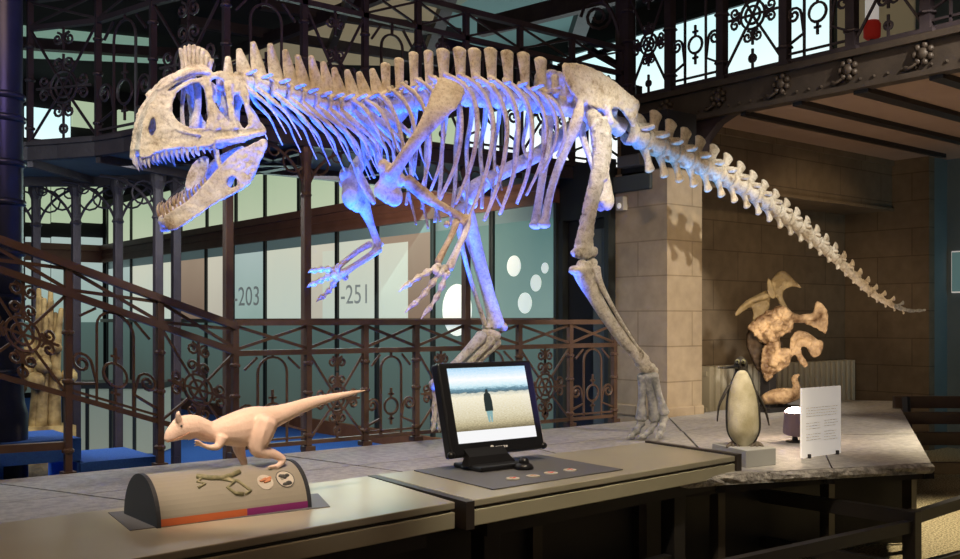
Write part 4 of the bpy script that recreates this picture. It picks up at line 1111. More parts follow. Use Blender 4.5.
# slatted bench at the right edge
bn = thing('slatted_bench', (*onD(950, 440, 7.9).xy, 0), 'dark wooden slatted bench at the right edge behind the platform', 'bench')
def sl(y0, y1, d, th):
    a, b = onD(893 + (y0 - 395) * .35, y0, d), onD(1010, y0 + 4, d)
    a2 = onD(893 + (y1 - 395) * .35, y1, d); h2 = (a.z - a2.z)
    MB().beam((a.x, a.y, a.z - h2 / 2), (b.x, b.y, a.z - h2 / 2), th, h2).build('slat', 'slat', bn, bevel=.006)
sl(396, 408, 9.0, .05); sl(412, 424, 8.7, .05); sl(432, 445, 8.4, .05); sl(462, 474, 8.0, .05)
for px in (912, 990):
    a = onD(px, 470, 8.75)
    MB().beam((a.x, a.y, 0), (a.x + .08, a.y + .10, onD(px, 396, 9.0).z), .05, .05, up=XA).build('leg', 'black', bn)
# ------------------------------------------------------------------ the crested dinosaur skeleton
YS = 4.78
def D(px, py, lat=0): return onY(px, py, YS + lat)
def mir(p): return Vector((p.x, 2 * YS - p.y, p.z))
def sc(px, lat=0): return (YS + lat) / ratios(px)[1] / FPX
sk = thing('dinosaur_skeleton', (D(590, 120).x, YS, SL), 'mounted skeleton of a large crested dinosaur on the stone platform, lit blue and white', 'dinosaur skeleton')

# skull ------------------------------------------------------------
def wl(px): # half width of the skull
    t = min(max((px - 131) / 130, 0), 1)
    return .042 + .095 * t ** .8
def shf(x, x0, a, w): return x + a * max(0, 1 - (x - x0) / w) ** 1.6 if x > x0 else x + a
outer = [(131, 155), (132, 141), (134, 131), (138, 117), (144, 106), (152, 96.5), (158, 88.5), (167, 79), (179, 71), (190, 66.5), (200, 66), (209, 69), (212, 74), (220, 71.5), (227, 75), (235, 79.5), (244, 85), (249, 95), (248.5, 106), (253, 114), (260, 123.5), (265, 132.5), (252, 138), (236, 142.5), (224, 141.5), (213, 143.5), (198, 147), (179, 147), (165, 149), (152, 151.5), (141, 156.5)]
h1 = [(147.7, 116.4), (151.5, 120.9), (152.2, 129), (149.5, 132), (146.8, 136.3), (143.3, 134), (141.5, 130), (143.3, 122.7)]
h2 = [(171.5, 106), (173.7, 97.6), (180.8, 89.5), (191.6, 84), (200, 83.5), (204.1, 89.7), (206.8, 103), (207.7, 115.5), (206, 127.5), (198.7, 129), (188, 127), (179, 122.7), (172.8, 115)]
h3 = [(209, 84), (214.5, 78.5), (222.5, 79.5), (225.5, 92), (227.5, 104), (231, 124), (224.5, 118), (215, 104), (210.5, 94)]
h4 = [(233.5, 97), (238, 94), (244, 103), (246.5, 113), (249, 124), (243.5, 128.5), (237.5, 119), (233.5, 107)]
h5 = [(163, 91.5), (178, 82), (192, 76.5), (205, 74.5), (203.5, 78), (191, 80.5), (179, 86), (168, 92.5)]
def grow(L, g):
    mx, my = sum(p[0] for p in L) / len(L), sum(p[1] for p in L) / len(L)
    return [(p[0] + g * (p[0] - mx) / math.hypot(p[0] - mx, p[1] - my), p[1] + g * (p[1] - my) / math.hypot(p[0] - mx, p[1] - my)) for p in L]
loops = [[(shf(x, 131, 9, 55), y) for x, y in cr(L, 3, True)] for L in (outer, grow(h1, .9), grow(h2, 1.0), grow(h3, .8), grow(h4, .8), grow(h5, .5))]
vs, fs = plate2d(loops, 1.4, 1.0, 2)
mb = MB()
for s in (-1, 1):
    out = []
    for x, y, z in vs:
        p = D(x, y, -wl(x) - (y < 110) * 0 + .0); p = Vector((p.x, YS - wl(x) * (1 - .22 * max(0, (105 - y) / 60)) + z * sc(x), p.z)) if True else p
        q = D(x, y, p.y - YS)
        out.append(q if s < 0 else mir(q))
    mb.add(out, fs)
# snout, nasal roof joining both sides
roof = cr([(132.5, 153), (133, 141), (135, 131), (139, 117), (145, 106.5), (153, 97), (159, 89.5), (168, 80.5), (180, 73), (191, 69), (203, 70)], 2)
rows = []
for x, y in roof:
    wv = wl(x) * (1 - .22 * max(0, (105 - y) / 60)); row = []
    for k in range(7):
        t = -1 + 2 * k / 6
        q = D(shf(x, 131, 9, 55) if True else x, y, -wv); row.append(Vector((q.x, YS + wv * t, q.z + (1 - t * t) * .012)))
    rows.append(row)
mb.grid(rows, (.014, 0, -.012))
# braincase, quadrates, brow ridge, lumps
for s in (-1, 1):
    f = (lambda p: p) if s < 0 else mir
    mb.bone([f(D(158, 90, -.072)), f(D(176, 78, -.09)), f(D(193, 71, -.10)), f(D(209, 73, -.105))], [.010, .013, .015, .013], 4, 8)
    mb.bone([f(D(160, 101, -.075)), f(D(163, 115, -.08)), f(D(176, 129, -.09)), f(D(200, 135, -.115))], [.012, .010, .009, .008], 4, 8)
    mb.bone([f(D(215, 140, -.12)), f(D(240, 137, -.135)), f(D(263, 132, -.14))], [.008, .012, .012], 4, 8)
    mb.bone([f(D(209, 84, -.105)), f(D(213, 105, -.115)), f(D(218, 128, -.125))], [.012, .011, .014], 4, 8)
    mb.bone([f(D(231, 84, -.12)), f(D(231, 105, -.13)), f(D(236, 128, -.14))], [.014, .010, .014], 4, 8)
mb.bone([D(222, 82), D(236, 86), D(246, 92)], [.05, .06, .035], 3, 10)
mb.bone([D(228, 88, -.1), D(228, 86, 0), D(228, 88, .1)], [.02, .03, .02], 3, 8)
mb.bone([D(140, 150), D(165, 146), D(190, 143)], [(.05, .012), (.055, .010), (.04, .008)], 3, 10, ref=YA)
so = mb.build('skull', 'bone', sk, remesh=.0045, sm=1)
tx2 = bpy.data.textures.new('bone_lumps', 'CLOUDS'); tx2.noise_scale = .035
dm = so.modifiers.new('disp', 'DISPLACE'); dm.texture = tx2; dm.strength = .014; dm.mid_level = .5
# inner blue struts seen through the orbit (bones of the far side)
mb = MB()
mb.bone([D(184, 88, .0), D(182, 108, .02), D(183, 126, .03)], [.014, .010, .013], 3, 8)
mb.bone([D(197, 84, .0), D(198, 106, .02), D(194, 127, .03)], [.022, .018, .026], 3, 8)
mb.build('inner_strut', 'bone', sk, smooth=True)
# crest: fluted fan
mb = MB()
fan = [(182, 68), (181.5, 58), (183, 51), (189, 47), (200, 48), (207.5, 53), (210.5, 60), (210.5, 68.5), (208, 74), (192, 73), (182, 71)]
vs, fs = plate2d([cr(fan, 3, True)], 4.0, 1.2, 2)
mb.add([D(x, y, -.03 + z * sc(x) * 1.3 + (70 - y) * -.0010) for x, y, z in vs], fs)
for k in range(8):
    t = k / 7; bx_, by_ = 185 + 22 * t, 73; tx_ = 180.5 + 31.5 * t; ty_ = 49 - 4.5 * math.sin(PI * min(1, t * 1.15)) + 11 * t ** 2.6
    for l0, l1 in ((-.055, -.088), (-.005, .035)):
        mb.bone([D(bx_, by_, l0), D((bx_ + tx_) / 2 + (tx_ - bx_) * .1, (by_ + ty_) / 2 + 2, (l0 + l1) / 2), D(tx_, ty_, l1)], [.006, .0085, .0105], 3, 8)
mb.build('crest', 'bone', sk, remesh=.0034)
# upper teeth
up_t = [(134, 156, 8), (138.5, 157.5, 9.5), (143.5, 156, 10), (149, 154, 9), (154.5, 152.5, 9.5), (160, 151, 9), (165.5, 150, 10), (171, 149, 8.5), (176.5, 148.5, 11), (182, 148.5, 9.5), (187.5, 148.5, 11), (193, 148, 8.5), (198.5, 147, 8.5), (204, 145.5, 8), (209.5, 144, 7.5), (214.5, 143.5, 7)]
for s in (-1, 1):
    f = (lambda p: p) if s < 0 else mir
    for x, y, L in up_t:
        l = -wl(x) + .004; L *= random.uniform(.95, 1.3)
        MB().bone([f(D(shf(x, 131, 8, 55), y - 4, l)), f(D(shf(x, 131, 8, 55) - .4, y + L * .45, l - .002)), f(D(shf(x, 131, 8, 55) + 1.4, y + L, l + .004))], [(.0095, .007), (.0085, .006), (.0018, .0015)], 3, 7, ref=XA).build('tooth', 'tooth', so, smooth=True)
# lower jaw ---------------------------------------------------------
jaw = [(158.5, 217), (161, 225), (164.5, 229.5), (174, 228.2), (186, 222), (200.5, 212.3), (216.6, 201.6), (234.5, 192.6), (248.8, 183), (256, 169.4), (262.5, 154), (266.5, 145), (264, 139.8), (257.8, 142.2), (245.3, 148), (232.7, 155), (223.8, 164), (213, 175), (202.3, 187.3), (191.6, 198), (179, 206.5), (167, 213)]
jh = [(232.4 + 6 * math.cos(2 * PI * k / 14), 181.9 + 7 * math.sin(2 * PI * k / 14)) for k in range(14)]
def wj(px):
    t = min(max((px - 158) / 108, 0), 1); return .022 + .112 * t ** .75
vs, fs = plate2d([cr(jaw, 3, True), jh], 1.3, 1.0, 2)
mb = MB()
for s in (-1, 1):
    out = []
    for x, y, z in vs:
        q = D(shf(x, 158.5, 5, 40), y, -wj(x) + z * sc(x)); out.append(q if s < 0 else mir(q))
    mb.add(out, fs)
    f = (lambda p: p) if s < 0 else mir
    mb.bone([f(D(172, 212, -wj(172))), f(D(200, 194, -wj(200))), f(D(224, 168, -wj(224))), f(D(250, 148, -wj(250))), f(D(264, 142.5, -wj(264)))], [.007, .009, .010, .010, .013], 4, 8)
    mb.bone([f(D(186, 219, -wj(186))), f(D(217, 199, -wj(217))), f(D(246, 181, -wj(246)))], [.008, .009, .006], 4, 8)
mb.bone([D(165, 222, -.024), D(164.5, 221, 0), D(165, 222, .024)], [.022, .024, .022], 3, 10)

jo = mb.build('lower_jaw', 'bone', sk, remesh=.0045, sm=1)
dm = jo.modifiers.new('disp', 'DISPLACE'); dm.texture = tx2; dm.strength = .010; dm.mid_level = .5
for s in (-1, 1):
    f = (lambda p: p) if s < 0 else mir
    for k in range(12):
        t = k / 11; x = 163.5 + 42.5 * t; y = 214.5 - 31 * t - 4 * math.sin(PI * t) * -.6
        L = random.uniform(9, 13.5) * (1 - .35 * t); l = -wj(x) + .004
        MB().bone([f(D(x + 1, y + 3, l)), f(D(x - 1.2, y - L * .5, l - .002)), f(D(x + .2, y - L, l + .002))], [(.0075, .006), (.0065, .005), (.0016, .0014)], 3, 7, ref=XA).build('tooth', 'tooth_brown', jo, smooth=True)
# pale palate blade between the jaws
mb = MB()
vs, fs = plate2d([cr([(186, 186), (188, 176), (193, 165), (202, 157.5), (208, 158.5), (207, 168), (203, 178), (197, 186), (190, 190)], 3, True)], .9, .8, 2)
for s in (-.035, .035): mb.add([D(x, y, s + z * sc(x)) for x, y, z in vs], fs)
mb.build('palate_blade', 'bone', sk, smooth=True)
for s in (-1, 1):
    MB().bone([D(216, 150, s * .07), D(218, 160, s * .075), D(221, 170, s * .085)], [.016, .014, .010], 3, 8).build('quadrate', 'bone', sk, smooth=True)

# backbone ---------------------------------------------------------
cl = cr([(233, 80), (248, 82), (262, 86), (285, 93), (310, 101.5), (335, 107), (360, 108), (385, 105), (410, 101), (440, 97), (470, 96), (500, 98), (530, 101), (560, 106), (585, 112), (610, 122), (640, 138)], 6)
def cly(px):
    for a, b in zip(cl, cl[1:]):
        if a[0] <= px <= b[0]: return a[1] + (b[1] - a[1]) * (px - a[0]) / (b[0] - a[0])
    return cl[-1][1]
def vertebra(c, tip, hl, r, sw0, sw1, sth, tp, zyg, mtl, trans=True):
    """c centrum px, tip spine-tip px, hl half length px, r radius px, spine widths px"""
    k = sc(c[0]); P0 = D(c[0] - hl, cly(c[0] - hl) if trans is True else c[1]); P1 = D(c[0] + hl, cly(c[0] + hl) if trans is True else c[1])
    mb = MB(); C = (P0 + P1) / 2; t = (P1 - P0).normalized(); R = r * k
    mb.tube([P0 + (P1 - P0) * q for q in (0, .03, .18, .5, .82, .97, 1)], [R * .8, R * 1.0, R * 1.02, R * .74, R * 1.02, R * 1.0, R * .8], 12)
    up = (UP - t * t.dot(UP)).normalized(); T = D(*tip); B = C + up * R * .7
    # neural arch and spine blade
    mb.bone([C + up * R * .3, B + up * R * .3], [(R * .9, R * .55), (R * .75, R * .45)], 2, 8, ref=t)
    n = 6; q = []
    for i in range(n): q.append(B + (T - B) * (i / (n - 1)))
    rr = [((sw0 + (sw1 - sw0) * (i / (n - 1)) ** 1.6) * k * .5, sth * k * (.75 + .35 * (i / (n - 1)) ** 2)) for i in range(n)]
    mb.bone(q, rr, 3, 10, ref=XA)
    for s in (-1, 1):
        d = Vector((0, s, 0))
        mb.bone([B + d * R * .3, B + d * R * 1.0 + up * R * .25 + t * R * .15, B + d * tp * k + up * R * .45 + t * R * .45], [(R * .45, R * .22), (R * .32, R * .18), (R * .24, R * .14)], 3, 8, ref=t)
        mb.bone([B + d * R * .35 - t * zyg * k * .2, B + d * R * .45 - t * zyg * k + up * R * .30], [R * .30, R * .16], 3, 7)
        mb.bone([B + d * R * .35 + t * zyg * k * .2, B + d * R * .45 + t * zyg * k + up * R * .50], [R * .32, R * .18], 3, 7)
    return mb.build('vertebra', mtl, sk, smooth=True)
tips = [(228, 58, .0), (239, 50), (253, 43), (270, 45), (285, 51), (297.5, 56), (311, 57), (323, 63), (334, 69), (347, 71), (359, 73), (372, 70), (385, 65), (398.5, 60), (413, 54), (428, 52.5), (442.5, 51.5), (459, 50), (474, 51), (490, 50.5), (506.5, 53), (523, 55), (540, 60)]
nv = len(tips)
for i, tpp in enumerate(tips):
    x, y = tpp[0], tpp[1]
    if i < 12:      # neck
        cx_ = x + 6 + i * .3; nxt = tips[i + 1][0] - x; hl = nxt * .43
        vertebra((cx_, cly(cx_)), (x, y), hl, 8.2 + .15 * i, 17.5, 6.2, 2.6, 16, nxt * .66, 'bone')
    else:
        cx_ = x + 3; hl = 6.7
        vertebra((cx_, cly(cx_)), (x + .5, y), hl, 11.0, 11 if i > 15 else 10, 17.5 if i > 15 else 12, 2.8, 21, 10, 'bone')
# sacral block under the hip blade
mb = MB()
for i, x in enumerate((556, 570, 585, 600, 614)):
    P0, P1 = D(x - 7.5, cly(x - 7.5)), D(x + 7.5, cly(x + 7.5)); R = 10.5 * sc(x)
    mb.tube([P0 + (P1 - P0) * q for q in (0, .1, .5, .9, 1)], [R * .8, R, R * .8, R, R * .8], 12)
    for s in (-1, 1): mb.bone([D(x, cly(x) - 4), D(x, cly(x) - 10, s * .06), D(x, cly(x) - 14, s * .105)], [.03, .022, .03], 3, 8)
    mb.bone([D(x, cly(x)), D(x - 1, 76 + (x - 556) * .28)], [(.035, .02), (.035, .014)], 3, 8, ref=XA)
mb.build('sacrum', 'bone', sk, remesh=.009, sm=1)
# tail ---------------------------------------------------------------
tl = [(628, 133), (644, 140), (660, 147.5), (676, 154), (692, 161), (708, 168.5), (724, 177), (741, 186), (756, 196), (772, 207.5), (788, 219.5), (800, 228.5), (812, 238), (823, 247.5), (834, 257), (844, 266.5), (854, 276.5), (864, 286), (874, 294.5), (884, 301), (894, 306), (904, 309.5), (914, 311), (925, 310)]
tc = cr(tl, 12)
cum = [0]
for a, b in zip(tc, tc[1:]): cum.append(cum[-1] + math.hypot(b[0] - a[0], b[1] - a[1]))
def tat(s):
    s = min(max(s, 0), cum[-1])
    for i in range(len(cum) - 1):
        if cum[i] <= s <= cum[i + 1]:
            t = (s - cum[i]) / max(cum[i + 1] - cum[i], 1e-6); a, b = tc[i], tc[i + 1]
            return (a[0] + (b[0] - a[0]) * t, a[1] + (b[1] - a[1]) * t)
    return tc[-1]
s = 0; L = 16.4; i = 0
while s < cum[-1] - 3:
    f = s / cum[-1]; L = 17.2 - 8.2 * f
    a, b = tat(s), tat(s + L * .95); m_ = tat(s + L * .5); k = sc(m_[0])
    P0, P1 = D(*a), D(*b); t = (P1 - P0).normalized(); R = (10.6 * (1 - f) ** .85 + 1.0) * k; C = (P0 + P1) / 2
    up = (UP - t * t.dot(UP)).normalized()
    mb = MB()
    mb.tube([P0 + (P1 - P0) * q for q in (0, .05, .2, .5, .8, .95, 1)], [R * .7, R, R * 1.02, R * .68, R * 1.02, R, R * .7], 10)
    hs_ = (27 * (1 - f) ** 1.75 + 2.5) if i else 16
    if f < .93:
        # spine leaning back
        B = C + up * R * .6; dx = 4.5 * (1 - f); T = D(m_[0] + dx + 6 * f, m_[1] - hs_ - 2)
        mb.bone([B, B + (T - B) * .5, T], [(R * .75, R * .34), (R * .55, R * .26), (R * .80 + .004, R * .30)], 3, 9, ref=t)
        for d in (-1, 1):
            dv = Vector((0, d, 0))
            mb.bone([B + dv * R * .2, B + dv * R * 1.0 + t * R * .2, B + dv * R * (1.4 - .8 * f) + t * R * .6 + up * R * .3], [(R * .42, R * .24), (R * .34, R * .2), (R * .28, R * .16)], 3, 8, ref=t)
            mb.bone([B + dv * R * .3, B + dv * R * .4 - t * R * 1.25 + up * R * .45], [R * .30, R * .17], 2, 7)
            mb.bone([B + dv * R * .3 + up * R * .2, B + dv * R * .35 + t * R * 1.15 + up * R * .7], [R * .32, R * .2], 2, 7)
    mb.build('vertebra', 'bone' if f < .9 else 'bone_grey_shade', sk, smooth=True)
    if f < .93:   # chevron hanging below the joint
        j = tat(s + L); hl = (19 * (1 - f) ** 1.5 + 3.0); J = D(j[0], j[1] + 6.5 * (1 - f)); E = D(j[0] + 5.0 * (1 - f) + 1, j[1] + 8 * (1 - f) + hl)
        E2 = J + (E - J) * .55 + t * .004
        MB().bone([J, E2, E], [(R * .42, R * .55), (R * .32, R * .28), (R * .56 + .004, R * .32)], 4, 8, ref=XA).build('chevron', 'bone', sk, smooth=True)
    s += L; i += 1
# black rod through the backbone
MB().tube([D(x, cly(x)) for x in range(236, 632, 12)] + [D(x, y) for x, y in tc[::6]], .007, 6).build('steel_rod', 'black', sk)

# ribs ----------------------------------------------------------------
def rib(pts, ws, rads, both=True, mtl='bone', nm='rib'):
    # pts px on the near side, ws half widths of the chest
    q = [D(x, y, -w) for (x, y), w in zip(pts, ws)]
    MB().bone(q, rads, 5, 8, ref=YA).build(nm, mtl, sk, smooth=True)
    if both: MB().bone([mir(p) for p in q], rads, 5, 8, ref=YA).build(nm, mtl, sk, smooth=True)
W5 = [.05, .16, .22, .25, .22, .17]
def rr(k): return [(.010 * k, .010 * k), (.014 * k, .009 * k), (.0125 * k, .0085 * k), (.0105 * k, .008 * k), (.009 * k, .0075 * k), (.0075 * k, .006 * k)]
ribs = [
    [(375, 92), (386, 100), (396, 118), (402, 140), (403, 158), (401, 172)],
    [(388, 88), (401, 98), (411, 115), (416, 140), (415, 162), (411, 184)],
    [(402, 84), (416, 95), (426, 114), (430, 142), (427, 170), (419, 196)],
    [(416, 79), (431, 90), (441, 110), (443, 138), (440, 164), (431, 190)],
    [(430, 76), (448, 88), (459, 106), (461, 134), (455, 166), (440, 199)],
    [(445, 74), (464, 86), (475, 104), (477, 134), (470, 168), (456, 203)],
    [(459, 74.5), (478, 87), (490, 108), (493, 136), (485, 176), (469, 217)],
    [(474, 75), (493, 89), (504, 110), (507, 136), (500, 178), (484.5, 220)],
    [(489, 76.5), (506, 90), (516, 111), (518, 136), (513, 176), (500, 214)],
    [(504, 79), (520, 93), (530, 113), (532, 138), (528, 172), (517, 203)],
    [(519, 83), (534, 96), (544, 114), (546.5, 136), (540, 166), (526.5, 195)],
    [(533, 88), (546, 99), (555, 116), (557, 134), (551, 155), (543, 172)],
    [(546, 95), (556, 104), (563, 118), (565, 134), (562, 146), (557, 156)],
]
for i, r_ in enumerate(ribs): rib(r_, [w * (.80 if i < 2 or i > 10 else 1) for w in W5], rr(1.6 if 3 < i < 10 else 1.3))
# neck ribs : long thin rods sweeping back
for i in range(1, 12):
    x = tips[i][0] + 6 + i * .3; y = cly(x) + 3; g = 1 + .04 * i; dl = 40 + 1.0 * i
    ln_ = [(x - 2, y), (x + 9, y + 9), (x + 24 * g, y + 22 * g), (x + dl * .82, y + 34 + i * 1.6), (x + dl, y + 47 + i * 2.2)]
    q = [D(a, b, -l) for (a, b), l in zip(ln_, (.045, .075, .09, .10, .105))]
    k = 1 + .07 * i
    rd = [(.012 * k, .007), (.013 * k, .006), (.0075 * k, .005), (.0052, .0045), (.003, .003)]
    for f in (lambda p: p, mir): MB().bone([f(p) for p in q], rd, 4, 7, ref=UP).build('neck_rib', 'bone', sk, smooth=True)
# broad first ribs at the base of the neck
for x, e in ((352, (386, 148)), (366, (398, 152))):
    q = [D(x, 100, -.05), D(x + 12, 108, -.12), D(x + 22, 124, -.15), D(*e, -.15)]
    for f in (lambda p: p, mir): MB().bone([f(p) for p in q], [(.018, .010), (.020, .009), (.014, .008), (.006, .005)], 4, 8, ref=XA).build('rib', 'bone', sk, smooth=True)
# belly ribs hanging below the chest
for a, b in (((408, 192), (416, 224)), ((421, 198), (428, 228)), ((434, 202), (440, 221)), ((483, 172), (501, 206)), ((497, 166), (502, 190))):
    MB().bone([D(*a, .10), D((a[0] + b[0]) / 2 + .5, (a[1] + b[1]) / 2, .12), D(*b, .10)], [.011, .009, .007], 3, 7).build('belly_rib', 'bone_gold', sk, smooth=True)

# shoulder and arms -------------------------------------------------------
def girdle(f, mtl='bone'):
    mb = MB()
    pts = [(452, 84), (446, 97), (436, 112), (422, 132), (408, 151), (398, 166), (391, 178)]
    wd = [15, 15.5, 11.5, 7.6, 7.2, 8.5, 12]
    q = [f(D(x, y, -.215 - .035 * math.sin(i / 6 * PI))) for i, (x, y) in enumerate(pts)]
    mb.bone(q, [(w * .0060, .013 + .002 * i) for i, w in enumerate(wd)], 4, 12, ref=(XA * .75 + UP * .62))
    for x, y, r, l in ((390, 176, 12, -.20), (384, 167, 7.5, -.20), (389, 189, 14, -.185), (394, 196, 10, -.19), (382, 190, 9, -.165), (401, 180, 6, -.215)):
        mb.ball(f(D(x, y, l)), (r * .0058, .028, r * .0062), 12, 8)
    return mb.build('shoulder_blade', mtl, sk, remesh=.008, sm=3)
girdle(lambda p: p); girdle(mir)
def limb(name, pts, rad, mtl='bone', rem=.006, balls=(), ref=None):
    mb = MB(); mb.bone([D(*p) for p in pts], rad, 5, 12, ref=ref)
    for b in balls: mb.ball(D(*b[:3]), b[3], 12, 8)
    return mb.build(name, mtl, sk, remesh=rem, sm=2)
limb('upper_arm', [(407, 180, -.22), (416, 188, -.235), (426, 196, -.24), (438, 204, -.245), (452, 212, -.25), (465, 220, -.25)], [(.040, .032), (.038, .026), (.042, .024), (.027, .024), (.024, .022), (.030, .028)], 'bone_gold',
     balls=((463, 222, -.265, .020), (467, 217, -.235, .018), (428, 200, -.24, .020)), ref=UP)
limb('forearm_bone', [(456, 222, -.25), (453, 232, -.265), (446, 246, -.28), (438, 262, -.29)], [.025, .019, .018, .022], 'bone_gold', balls=((447, 224, -.255, .020),))
limb('forearm_bone', [(468, 216, -.23), (466, 230, -.245), (458, 248, -.265), (449, 268, -.275)], [.024, .023, .020, .027])
def hand(wr, digits, l0):
    mb = MB()
    for dx, dy, dl in ((-3, -2, -.01), (3, 0, .01), (0, 4, 0), (6, 5, .02), (-5, 3, -.02)):
        mb.ball(D(wr[0] + dx, wr[1] + dy, l0 + dl), .022, 8, 6)
    mb.build('wrist', 'bone', sk, remesh=.006, sm=1)
    for dg in digits:
        st, en, bow, dl = dg
        P = []
        nseg = 4
        for k in range(nseg + 1):
            t = k / nseg
            P.append(D(st[0] + (en[0] - st[0]) * t + bow[0] * math.sin(PI * t), st[1] + (en[1] - st[1]) * t + bow[1] * math.sin(PI * t), l0 + dl * t))
        mb = MB()
        for k in range(nseg):
            r = .018 * (1 - .10 * k); a, b = P[k], P[k + 1]; v = b - a
            if k < nseg - 1: mb.bone([a + v * .04, a + v * .5, a + v * .96], [r * 1.3, r * .66, r * 1.25], 3, 8)
            else: mb.bone([a + v * .04, a + v * .5 + UP * .006, b], [(r * 1.35, r * .9), (r * .9, r * .6), (.002, .002)], 3, 8, ref=UP)
        mb.build('finger', 'bone', sk, smooth=True)
hand((441, 268), (((436, 268), (399.5, 291), (0, -2), -.05), ((439, 273), (404.5, 313), (3, 0), -.02), ((446, 274), (421, 319), (3, 1), .03)), -.285)
# far arm, swung forward
limb('upper_arm', [(359, 190, .22), (361, 200, .235), (366, 212, .24), (371, 225, .245), (375, 236, .25), (378, 246, .25)], [(.036, .034), (.056, .028), (.040, .024), (.024, .022), (.024, .022), (.030, .026)], balls=((378, 247, .24, .022), (375, 249, .26, .02)), ref=XA)
limb('forearm_bone', [(370, 244, .25), (358, 251, .24), (344, 262, .23), (332, 272, .22)], [.022, .017, .017, .021])
limb('forearm_bone', [(379, 249, .24), (368, 257, .225), (354, 266, .21), (342, 274, .20)], [.024, .021, .019, .026], balls=((381, 244, .245, .016),))
hand((339, 272), (((334, 270), (308, 272.5), (0, -2), -.03), ((334, 275), (307, 287.5), (0, -1), 0), ((337, 278), (316, 302), (2, 1), .03)), .21)
limb('breast_bone', [(356, 168, .12), (361, 178, .11), (367, 190, .09), (374, 203, .07)], [(.014, .03), (.030, .012), (.032, .012), (.018, .012)], rem=.006, ref=XA)

# hips -----------------------------------------------------------------------
il = [(563.5, 66), (571, 64.5), (580, 65.5), (596, 71.5), (613, 82), (627, 94), (637.5, 102), (637, 110), (635, 120), (633, 125), (627, 116), (617, 106.5), (606, 110), (598.5, 107), (588, 103), (579, 99), (572, 91.5), (567, 81)]
vs, fs = plate2d([cr(il, 3, True)], 1.2, 1.5, 2)
for s in (-1, 1):
    mb = MB(); out = []
    for x, y, z in vs:
        l = -.115 - .03 * math.sin(max(0, min(1, (y - 64) / 60)) * PI)
        q = D(x, y, l + z * sc(x)); out.append(q if s < 0 else mir(q))
    f = (lambda p: p) if s < 0 else mir
    mb.add(out, fs)
    mb.bone([f(D(578, 96, -.14)), f(D(580, 106, -.145)), f(D(578, 118, -.145))], [(.026, .02), (.034, .026), (.036, .028)], 3, 10, ref=XA)
    mb.bone([f(D(606, 106, -.14)), f(D(608, 114, -.14)), f(D(610, 122, -.13))], [.03, .03, .034], 3, 10)
    o = mb.build('hip_blade', 'bone', sk, remesh=.009, sm=2)
    dm = o.modifiers.new('disp', 'DISPLACE'); dm.texture = tx2; dm.strength = .015; dm.mid_level = .5
# pubis rods with joined boot
for s in (-1, 1):
    f = (lambda p: p) if s < 0 else mir
    mb = MB()
    mb.bone([f(D(579, 112, -.145)), f(D(574, 128, -.13)), f(D(567, 145, -.10)), f(D(558, 168, -.07)), f(D(550, 194, -.05)), f(D(544.5, 222, -.045))], [(.048, .03), (.046, .028), (.038, .026), (.031, .024), (.029, .024), (.034, .026)], 5, 12, ref=XA)
    mb.ball(f(D(544, 224, -.04)), (.055, .03, .03), 12, 8)
    mb.build('pubis', 'bone', sk, remesh=.008, sm=2)
    # ischium
    mb = MB()
    mb.bone([f(D(607, 118, -.13)), f(D(604, 140, -.09)), f(D(604, 165, -.05)), f(D(606, 188, -.03)), f(D(606, 202, -.03))], [(.038, .03), (.026, .022), (.028, .022), (.056, .026), (.078, .034)], 5, 12, ref=XA)
    mb.ball(f(D(607, 200, -.03)), (.062, .04, .075), 12, 8)
    mb.build('ischium', 'bone', sk, remesh=.008, sm=2)

# near leg --------------------------------------------------------------------
lat = -.24
mb = MB()
mb.bone([D(598, 122, lat), D(601, 136, lat), D(602, 154, lat - .01), D(598, 176, lat - .015), D(592, 200, lat - .02), D(587, 224, lat - .025), D(584, 244, lat - .03), D(584, 254, lat - .03)], [(.075, .05), (.085, .052), (.072, .05), (.056, .048), (.052, .046), (.052, .046), (.064, .052), (.070, .056)], 5, 14, ref=XA)
mb.bone([D(592, 116, -.13), D(594, 118, -.18), D(597, 124, lat)], [.05, .05, .055], 3, 12)
for x, y, r in ((577, 252, .032), (592, 252, .034), (603, 170, .036), (602, 178, .032)): mb.ball(D(x, y, lat - .03), (r, .045, r * 1.1), 12, 8)
o = mb.build('thigh_bone', 'bone_pale', sk, remesh=.009, sm=1)
dm = o.modifiers.new('disp', 'DISPLACE'); dm.texture = tx2; dm.strength = .022; dm.mid_level = .5
mb = MB()
mb.bone([D(582, 268, lat - .04), D(586, 278, lat - .04), D(594, 295, lat - .045), D(607, 317, lat - .05), D(622, 338, lat - .055), D(635, 352, lat - .06), D(644, 362, lat - .06)], [(.078, .054), (.074, .05), (.054, .042), (.045, .038), (.043, .038), (.048, .038), (.054, .04)], 5, 14, ref=XA)
for x, y, r in ((574, 270, .030), (592, 263, .034), (582, 264, .03), (647, 368, .034), (640, 364, .03)): mb.ball(D(x, y, lat - .045), (r, .042, r), 12, 8)
o = mb.build('shin_bone', 'bone_pale', sk, remesh=.008, sm=1)
limb('calf_bone', [(596, 268, lat - .09), (600, 283, lat - .095), (611, 304, lat - .10), (625, 328, lat - .095), (639, 350, lat - .09), (650, 366, lat - .075)], [.030, .022, .015, .013, .014, .022], 'bone_pale', .007)
lf = -.30
limb('ankle', [(641, 366, lf), (647, 369, lf), (655, 371, lf)], [.026, .034, .030], 'bone_pale', .007, balls=((652, 367, lf - .03, .026),))
def metatarsal(a, b, r, mtl, m=None):
    mb = MB(); v = [a + (b - a) * t for t in (0, .15, .5, .85, 1)]
    mb.bone(v, [r * 1.3, r * 1.05, r * .8, r * 1.05, r * 1.25], 4, 12)
    return mb.build('foot_bone', mtl, sk, remesh=.007, sm=2)
metatarsal(D(643, 376, lf + .03), D(641, 419, lf + .05), .033, 'bone_grey_shade')
